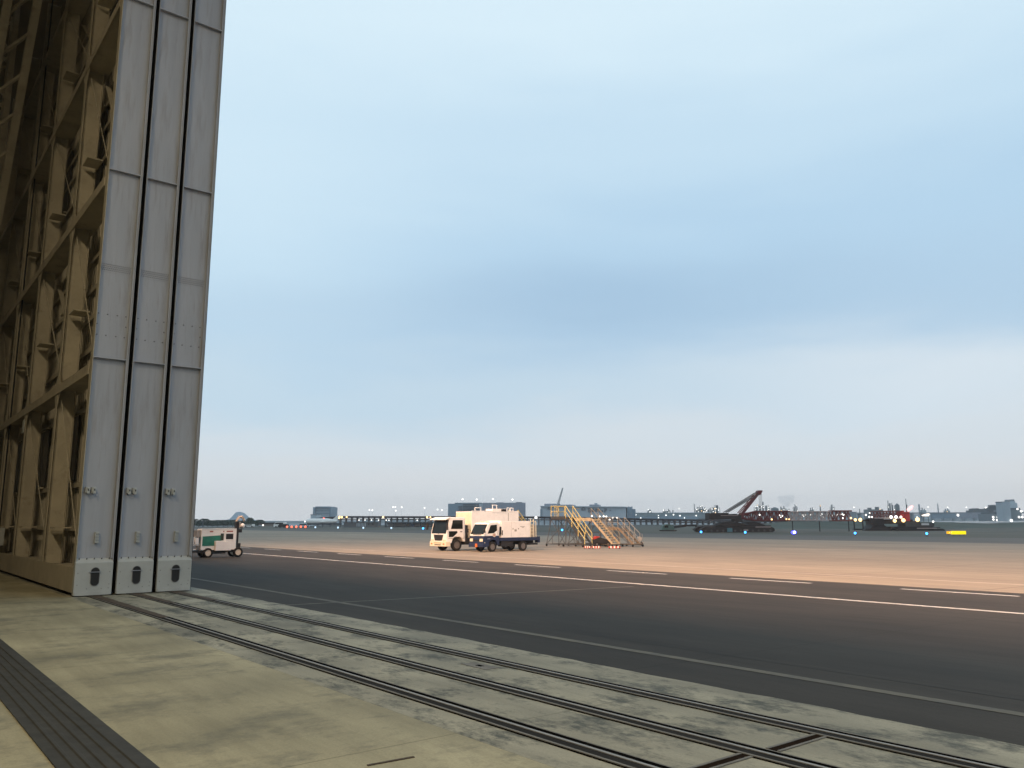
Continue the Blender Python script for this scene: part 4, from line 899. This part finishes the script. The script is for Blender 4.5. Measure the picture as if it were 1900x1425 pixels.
# ---- large buildings across the water
t = V('office_block', 'long blue-grey flat-roofed block with dark balcony bands, behind the white truck', 'building', 903, 760); D = 60
b = MB(); t.box(b, 831, 934.3, 896, 966, 0, D); b.build('wall', H_blue, t.t); b = MB(); t.box(b, 896.2, 933.2, 975, 966, -8, D); b.build('wall', H_grey, t.t)
b = MB(); t.box(b, 843, 932.4, 893, 934.2, 4, D-4); t.box(b, 958, 931.8, 969, 933.1, 0, 20); t.box(b, 921, 932.3, 934, 933.1, 0, 20); b.build('roof_plant', H_mid, t.t)
for k, (y, x0, x1) in enumerate(((935.6, 858, 888), (939.5, 850, 888), (943.6, 852, 888), (947.6, 850, 888))): b = MB(); t.box(b, x0, y, x1, y+1.8, -1.5, -.01); b.build('balcony_band', H_dark, t.t)
b = MB(); t.box(b, 889, 934.5, 896, 966, -1.2, -.01); b.build('stair_tower', H_pale, t.t)
t = V('gate_tower', 'square blue-grey building with a raised frame above the left end of the causeway', 'building', 598, 820)
b = MB(); t.box(b, 583.5, 941.5, 612.5, 968, 1, 25); b.build('wall', H_pale, t.t)
b = MB(); t.box(b, 580.8, 941, 584.8, 968, -2, 26); t.box(b, 611.5, 940.8, 615.2, 968, -2, 26); t.box(b, 585, 939.8, 611.4, 942, -2, 26); b.build('frame', H_blue, t.t)
for y in (947, 952): b = MB(); t.box(b, 586, y, 611, y+1.2, -.2, .95); b.build('floor_band', H_blue, t.t)
t = V('annex_block', 'low pale block at the foot of the raised-frame building', 'building', 582, 790); b = MB(); t.box(b, 576, 955, 587, 968, 0, 20); b.build('wall', H_pale, t.t); b = MB(); t.box(b, 575.6, 954.3, 587.4, 954.95, -.6, 20.6); b.build('roof', H_mid, t.t)
# far hangar with blurred lettering
t = V('far_hangar', 'long pale hangar with dark lettering along its wall, beyond the stairs', 'hangar', 1085, 700, rot=R(-9))
M_hang = mat('far_hangar_wall', C4(.40, .45, .49), .6, var=.05, scale=.05)
b = MB(); b.prism([(t.x(1003), 0), (t.x(1003), t.z(939.5)), (t.x(1161), t.z(942)), (t.x(1161), 0)], 1, 0, 70); b.build('wall', M_hang, t.t)
b = MB(); b.prism([(t.x(1002.3), t.z(939.4)), (t.x(1002.3), t.z(938)), (t.x(1162), t.z(940.4)), (t.x(1162), t.z(941.9))], 1, -1.5, 70); b.build('roof_fascia', H_pale, t.t)
b = MB(); t.box(b, 1006, 933.5, 1028, 938, 15, 50); t.box(b, 1028, 935.5, 1060, 938, 15, 50); t.box(b, 1092, 935.5, 1110, 938.6, 15, 50); b.build('roof_house', H_grey, t.t); b = MB(); t.box(b, 1101, 932.6, 1106, 935.4, 20, 30); b.build('roof_vent', H_pale, t.t)
b = MB(); t.box(b, 1002, 944, 1006, 966, -.3, -.02); b.build('door_edge', H_blue, t.t)
gl = mat('sign_letters', C4(.10, .11, .13), .7)
def glyph(px, py, w, h, segs):
    b = MB()
    for (x0, y0, x1, y1) in segs: b.bar(t.pt(px+x0*w, py+y0*h, -.35), t.pt(px+x1*w, py+y1*h, -.35), .6, .55)
    b.build('letter', gl, t.t)
arch = [(0, 1, 0, .35), (0, .35, .3, 0), (.3, 0, .7, 0), (.7, 0, 1, .35), (1, .35, 1, 1), (.33, .55, .33, 1), (.66, .55, .66, 1)]
glyph(1017, 940.8, 6.5, 4.2, arch); glyph(1080, 942, 6, 5, arch)
glyph(1092, 943.3, 4.4, 6.6, [(0, 0, 1, 0), (0, 0, 0, 1), (1, 0, 1, 1), (0, 1, 1, 1), (0, .5, 1, .5)])
glyph(1098.5, 943.3, 4.6, 6.8, [(0, .28, 1, .28), (.5, 0, .5, 1), (.5, .3, 0, .85), (.5, .3, 1, .85), (.25, .8, .75, .8)])
glyph(1105, 943.5, 4.6, 6.6, [(.3, 0, .1, .3), (.5, .1, 1, .2), (.1, .38, .9, .38), (.1, .38, .1, .8), (.9, .38, .9, .8), (.1, .8, .9, .8)])
glyph(1111.5, 943.7, 3.2, 6.4, [(0, 0, 0, 1), (.5, .1, 1, .1), (.5, .5, 1, .5), (.5, .9, 1, .9)])
glyph(1117, 947, 1.6, 3.2, [(0, 0, .2, 1), (1, 0, .8, 1)])
glyph(1121, 944.2, 4.6, 6.2, [(0, 0, 1, 0), (.45, 0, .2, 1), (1, 0, .8, .6), (.2, 1, .6, .9)])
glyph(1131, 946.7, 3, 1, [(0, .5, 1, .5)])
for px in (1029, 1035, 1047): glyph(px, 942.2, 2, 4, [(0, 0, 0, 1), (0, .2, 1, .4)])
b = MB(); t.box(b, 1163, 941, 1172, 966, 10, 60); t.box(b, 1164, 939.5, 1167, 941, 20, 30); t.box(b, 1170, 939.8, 1173, 941, 20, 30); t.box(b, 1172, 944.5, 1178, 966, 12, 55); b.build('annex', H_blue, t.t)
t = V('tower_crane', 'thin leaning crane jib standing over the long pale hangar roof', 'crane', 1037, 745); zb = t.z(938)
b = MB(); t.box(b, 1034.5, 934.5, 1039.5, 937, -2, 2); b.build('machine_deck', H_mid, t.t); b = MB(); lattice(b, t.pt(1036, 935.5), t.pt(1045, 905.5), 1.5, .6, 1.1, 12, .16); b.build('jib', H_mid, t.t); b = MB(); b.box(-.9, .9, -.9, .9, 0, t.z(937)); b.build('mast', H_mid, t.t)

# ---- refinery on the far shore
RF = mat('refinery_steel', C4(.10, .125, .135), .7, var=.2, scale=.2); RP = mat('refinery_hazed', C4(.25, .28, .30), .7, var=.1, scale=.2)  # the paler mix carries painted haze for the farthest towers
def tower(kind, px0, px1, pyt, d, label, nl, seed, m=RF):
    rnd = random.Random(seed); t = V('refinery_tower' if kind != 'tank' else 'storage_tank', label, 'refinery tower' if kind != 'tank' else 'tank', (px0+px1)/2, d); w = t.x(px1)-t.x(px0); h = t.z(pyt)
    if kind == 'frame':
        b = MB(); n = max(3, int(h/5))
        for sx in (-.5, 0, .5):
            for sy in (-.4, .4): b.bar((sx*w, sy*w, 0), (sx*w, sy*w, h*(1 if sx == 0 else .86)), .5, .5)
        for i in range(1, n): b.box(-w/2, w/2, -w*.4, w*.4, h*.86*i/n-.15, h*.86*i/n+.15)
        b.build('frame', m, t.t)
        for sx in (-.22, .26): MB().tube((sx*w, 0, 0), (sx*w, 0, h*(.8+.2*rnd.random())), w*.16, 10).build('column', m, t.t)
    elif kind == 'stack':
        MB().tube((0, 0, 0), (0, 0, h), w/2, 10, w*.36).build('stack', m, t.t); MB().tube((0, 0, h*.72), (0, 0, h*.74), w*.62, 10).build('platform', m, t.t)
    elif kind == 'tank':
        MB().tube((0, 0, 0), (0, 0, h*.9), w/2, 20).build('shell', m, t.t); MB().tube((0, 0, h*.9), (0, 0, h), w/2, 20, w*.1).build('roof', m, t.t)
    else:
        b = MB(); b.box(-w/2, w/2, -w*.35, w*.35, 0, h*.8); b.build('block', m, t.t)
        k = max(2, int(w/9))
        for i in range(k): x = -w/2+w*(i+.5)/k; MB().tube((x, 0, h*.8), (x, 0, h*(.9+.1*rnd.random())), w/k*.28, 8).build('vent', m, t.t)
    for i in range(nl): lampball(t.t, (rnd.uniform(-.52, .52)*w, -w*.42-.3, h*rnd.uniform(.35, 1.0)), rnd.uniform(.3, .55), L_white if rnd.random() < .85 else L_warm)
    return t
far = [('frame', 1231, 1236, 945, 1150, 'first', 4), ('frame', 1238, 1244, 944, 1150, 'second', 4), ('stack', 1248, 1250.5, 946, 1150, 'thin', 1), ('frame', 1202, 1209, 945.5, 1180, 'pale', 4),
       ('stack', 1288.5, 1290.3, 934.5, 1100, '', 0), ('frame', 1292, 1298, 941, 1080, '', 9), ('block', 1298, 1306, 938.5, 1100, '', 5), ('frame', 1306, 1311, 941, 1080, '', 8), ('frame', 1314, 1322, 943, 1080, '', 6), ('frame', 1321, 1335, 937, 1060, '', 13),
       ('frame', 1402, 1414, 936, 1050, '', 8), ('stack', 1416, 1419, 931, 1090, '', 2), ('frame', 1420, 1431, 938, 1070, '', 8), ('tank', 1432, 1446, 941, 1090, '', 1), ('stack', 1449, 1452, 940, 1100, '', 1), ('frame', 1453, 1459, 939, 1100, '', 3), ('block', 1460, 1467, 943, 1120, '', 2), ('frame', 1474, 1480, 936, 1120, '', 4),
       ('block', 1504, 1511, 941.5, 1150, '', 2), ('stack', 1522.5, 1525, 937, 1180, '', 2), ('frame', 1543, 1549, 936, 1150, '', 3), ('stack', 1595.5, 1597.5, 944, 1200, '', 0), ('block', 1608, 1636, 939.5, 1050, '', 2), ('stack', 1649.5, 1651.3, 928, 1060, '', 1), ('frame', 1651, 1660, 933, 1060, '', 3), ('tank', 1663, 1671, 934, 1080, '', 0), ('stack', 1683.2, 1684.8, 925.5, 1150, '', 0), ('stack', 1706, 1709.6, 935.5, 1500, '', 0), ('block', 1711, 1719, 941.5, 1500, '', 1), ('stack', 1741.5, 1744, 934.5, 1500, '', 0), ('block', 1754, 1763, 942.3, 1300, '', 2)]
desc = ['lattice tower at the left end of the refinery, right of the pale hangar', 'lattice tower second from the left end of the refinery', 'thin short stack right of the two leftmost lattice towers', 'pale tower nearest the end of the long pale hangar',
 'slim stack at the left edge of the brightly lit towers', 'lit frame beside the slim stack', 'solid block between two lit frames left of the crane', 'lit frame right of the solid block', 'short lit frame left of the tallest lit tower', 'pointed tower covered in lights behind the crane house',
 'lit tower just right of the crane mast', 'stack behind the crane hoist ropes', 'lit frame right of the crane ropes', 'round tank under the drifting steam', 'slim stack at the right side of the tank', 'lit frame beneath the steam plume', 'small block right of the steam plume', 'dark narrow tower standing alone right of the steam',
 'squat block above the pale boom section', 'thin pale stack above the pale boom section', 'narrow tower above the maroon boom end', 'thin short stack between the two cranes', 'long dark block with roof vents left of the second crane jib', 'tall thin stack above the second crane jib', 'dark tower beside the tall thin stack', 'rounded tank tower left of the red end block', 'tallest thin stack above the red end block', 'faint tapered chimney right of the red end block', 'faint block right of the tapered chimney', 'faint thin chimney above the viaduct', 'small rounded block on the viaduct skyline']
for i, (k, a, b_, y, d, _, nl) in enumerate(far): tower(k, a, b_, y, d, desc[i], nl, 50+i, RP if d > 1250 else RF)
t = V('refinery_shed', 'long pale low refinery shed along the shore, left of the crane', 'shed', 1230, 1000); b = MB(); t.box(b, 1135, 952, 1318, 962, 0, 30); b.build('wall', mat('shed_bluegrey', C4(.2, .25, .27), .7), t.t); b = MB(); t.box(b, 1134, 951, 1319, 952, -1, 31); b.build('roof', H_pale, t.t)
for px in (1180, 1199, 1222, 1236, 1250, 1262, 1289, 1292, 1311): lampball(t.t, t.pt(px, 955+(px % 5), -.5), .7, L_white)
t = V('refinery_shed', 'hazy low refinery shed behind the level crane boom', 'shed', 1480, 1000); b = MB(); t.box(b, 1395, 951, 1590, 962, 0, 30); b.build('wall', mat('shed_bluegrey', C4(.2, .25, .27), .7), t.t); b = MB(); t.box(b, 1394, 950, 1591, 951, -1, 31); b.build('roof', H_mid, t.t)
rnd = random.Random(9)
for i in range(16): lampball(t.t, t.pt(rnd.uniform(1480, 1572), rnd.uniform(954, 960), -1), rnd.uniform(.5, .9), L_white)
# steam
st = MB(); rnd = random.Random(3)
for c_, r in (((1459, 934), 9), ((1452, 929), 8), ((1466, 928), 8), ((1470, 922), 6), ((1448, 924), 6), ((1460, 926), 9)):
    p = at(c_[0], c_[1], 1140); st.sphere((p.x, p.y, p.z), r*1140/1521., 12, 8, .8)
so_ = st.build('steam', bpy.data.materials.new('steam_volume'), None, smooth=True); so_['kind'] = 'stuff'
m = so_.data.materials[0]; m.use_nodes = True; tr = m.node_tree; tr.nodes.clear(); vo = nd(tr, 'ShaderNodeVolumePrincipled'); vo.inputs['Color'].default_value = (.55, .6, .65, 1); vo.inputs['Density'].default_value = .03; oo = nd(tr, 'ShaderNodeOutputMaterial'); tr.links.new(vo.outputs[0], oo.inputs['Volume'])

# ---- viaduct and buildings at far right
vd = V('viaduct', 'long level pale road viaduct along the shore at far right', 'viaduct', 1750, 900)
b = MB(); vd.box(b, 1575, 950.6, 1960, 953, 0, 10); b.build('deck', mat('viaduct_deck', C4(.18, .21, .235), .7), vd.t)
for i in range(20): b = MB(); px = 1580+i*19.5; vd.box(b, px-1.6, 953, px+1.6, 966, 2, 8); b.build('pier', mat('viaduct_pier', C4(.3, .34, .37), .7), vd.t)
def fb(name, label, cat, d, D, parts, lamps=(), wm=None):
    t = V(name, label, cat, (parts[0][0]+parts[0][2])/2, d)
    for i, (a, y0, b_, y1, m, nm) in enumerate(parts): b = MB(); t.box(b, a, y0, b_, y1, i*.3, D-i*.4); b.build(nm, m, t.t)
    for px, py, r in lamps: lampball(t.t, t.pt(px, py, -.6), r, L_white)
    return t
fb('far_building', 'blue-grey warehouse under the viaduct', 'building', 800, 20, [(1749, 953.5, 1774, 962, H_blue, 'wall'), (1748.5, 952.9, 1774.5, 953.4, H_mid, 'roof')], [(1778, 956, 1.1), (1794, 959, .7)])
fb('docked_ship', 'long dark ship silhouette with two funnels above the viaduct', 'ship', 980, 14, [(1806, 947, 1843, 951, H_dark, 'hull'), (1811, 943.5, 1815, 947, H_dark, 'funnel'), (1816, 943, 1819.5, 947, H_dark, 'funnel'), (1829, 944, 1831, 947, H_dark, 'mast'), (1839, 942, 1841, 947, H_dark, 'mast')], [(1831, 942, .8)])
fb('far_building', 'grey shed with pale doors at the water edge near the right side', 'building', 760, 20, [(1805, 952, 1842, 962, H_grey, 'wall'), (1812, 953, 1817, 961.5, H_pale, 'door')], [])
fb('control_tower', 'dark stubby control tower with a row of lights, left of the tall pale tower', 'tower', 720, 12, [(1851, 939, 1857.5, 950, H_dark, 'shaft'), (1850, 936.5, 1858.5, 939, H_mid, 'cab')], [(1853, 934.8, .9), (1852, 948.6, .7), (1856, 948.6, .7), (1860.5, 948.6, .8)])
fb('far_building', 'dark low building with scattered lights left of the tall pale tower', 'building', 700, 20, [(1841, 953, 1864, 967, H_mid, 'wall'), (1846, 950.5, 1863, 953, H_dark, 'roof')], [(1843, 959.5, .8), (1851, 959.6, .7), (1857, 959.5, .75), (1843, 964, .7), (1850, 965, .8)])
fb('tall_tower', 'tall plain pale concrete tower at the far right', 'tower', 640, 9, [(1863.5, 931.5, 1877.5, 967, mat('tower_concrete', C4(.36, .41, .45), .7), 'shaft'), (1862.5, 930.6, 1878, 932.2, H_mid, 'cap')], [(1876, 966, 1.0)])
fb('far_building', 'stepped pale high-rise with an antenna at the right edge', 'building', 1200, 25, [(1882, 933, 1891, 962, H_pale, 'wall'), (1884, 930, 1888, 933, H_pale, 'upper_wall'), (1886.3, 926.5, 1887, 930, H_mid, 'antenna')], [])
fb('far_building', 'dark terraced building with lights at the right edge', 'building', 690, 25, [(1878, 945.5, 1897, 966, H_mid, 'wall'), (1893, 942.5, 1896, 945.5, H_dark, 'roof_plant'), (1884, 957, 1930, 966, H_grey, 'lower_wall')], [(1889.5, 944.5, .7), (1891, 959.5, .8), (1897, 959.5, .8), (1896, 948.6, .8)])
fb('far_building', 'long hazy pale warehouse between the two cranes, below the viaduct line', 'building', 1100, 20, [(1592, 954.5, 1668, 962, H_pale, 'wall'), (1591, 953.8, 1669, 954.4, H_mid, 'roof')], [(1612, 958, .6), (1631, 957.5, .6), (1647, 958.5, .6)])
fb('far_building', 'hazy pale flat building under the viaduct right of the red end block', 'building', 1150, 20, [(1690, 955.5, 1747, 962.5, H_pale, 'wall'), (1700, 954, 1722, 955.4, H_grey, 'roof_house')], [(1702, 959, .6), (1738, 958.5, .6)])
fb('far_building', 'low bluish shed row behind the excavator', 'building', 900, 20, [(1176, 958, 1296, 963.5, H_blue, 'wall'), (1200, 956.8, 1232, 957.9, H_mid, 'roof_house')], [(1189, 961, .5), (1222, 960.5, .5), (1270, 961, .5)])
fb('far_building', 'hazy grey block far behind the floodlit panel', 'building', 1220, 20, [(1779, 954, 1802, 962, H_grey, 'wall'), (1778.5, 953.3, 1802.5, 953.9, H_mid, 'roof')], [])
# ---- high lamp masts
lm = [(685, 946.5), (690.5, 947), (729, 941.2), (733, 941), (734, 947.8), (745, 941.3), (787.5, 942.5), (811.5, 945.8), (820, 946.9), (858, 926.5), (884.5, 927.2), (914.5, 926.3), (951, 927.2), (1261, 943.8), (1586, 941.5), (1724, 941), (1760, 941.5), (1795, 941.4)]
for i, (px, py) in enumerate(lm):
    d = 690 if px > 850 and px < 960 else 880
    t = V('lamp_mast', 'lit lamp mast, %s from the left among those across the water' % ORD[i], 'lamp mast', px, d, 'lit lamp masts across the water'); h = t.z(py)
    MB().tube((0, 0, 0), (0, 0, h), .11, 6, .06).build('pole', H_pale, t.t); MB().box(-.6, .6, -.3, .3, h-.1, h+.3).build('lamp_head', H_pale, t.t); lampball(t.t, (0, -.5, h+.1), .62 if px < 1000 else .5, L_white)
t = V('floodlit_sign', 'bright warm floodlight panel over the shore, right of the second crane', 'light panel', 1718, 520); b = MB(); b.prism([(t.x(1711), t.z(956)), (t.x(1713), t.z(957.5)), (t.x(1724), t.z(957.6)), (t.x(1725.5), t.z(953)), (t.x(1722), t.z(953))], 1, -.3, .3); b.build('panel', lampm('sign_warm', C4(1, .85, .7), 2.2), t.t)
b = MB()
for px in (1714, 1723): b.box(t.x(px)-.2, t.x(px)+.2, -.2, .2, 0, t.z(957.4))
b.build('post', H_mid, t.t)
t = V('field_light', 'single white light on the dark bank right of the second crane', 'lamp', 1731, 200); MB().tube((0, 0, 0), (0, 0, t.z(968)), .05, 6).build('post', CR_dk, t.t); lampball(t.t, (0, -.1, t.z(967.8)), .22, L_white)
t = V('slim_mast', 'slim dark mast standing above the trees at far left', 'mast', 376.5, 380); MB().tube((0, 0, 0), (0, 0, t.z(962.5)), .22, 6, .15).build('pole', H_dark, t.t); MB().box(-.35, .35, -.3, .3, t.z(963.5), t.z(962)).build('head', H_dark, t.t)

# ---- the damp evening air between here and the far shore
hz = MB().box(-2150, 2150, -2150, 2150, -1.5, 64).build('haze', bpy.data.materials.new('haze_air')); hz['kind'] = 'stuff'
m = hz.data.materials[0]; m.use_nodes = True; tr = m.node_tree; tr.nodes.clear(); vo = nd(tr, 'ShaderNodeVolumePrincipled'); vo.inputs['Color'].default_value = (.93, .965, 1, 1); vo.inputs['Density'].default_value = .00019; vo.inputs['Anisotropy'].default_value = .1
oo = nd(tr, 'ShaderNodeOutputMaterial'); tr.links.new(vo.outputs[0], oo.inputs['Volume'])
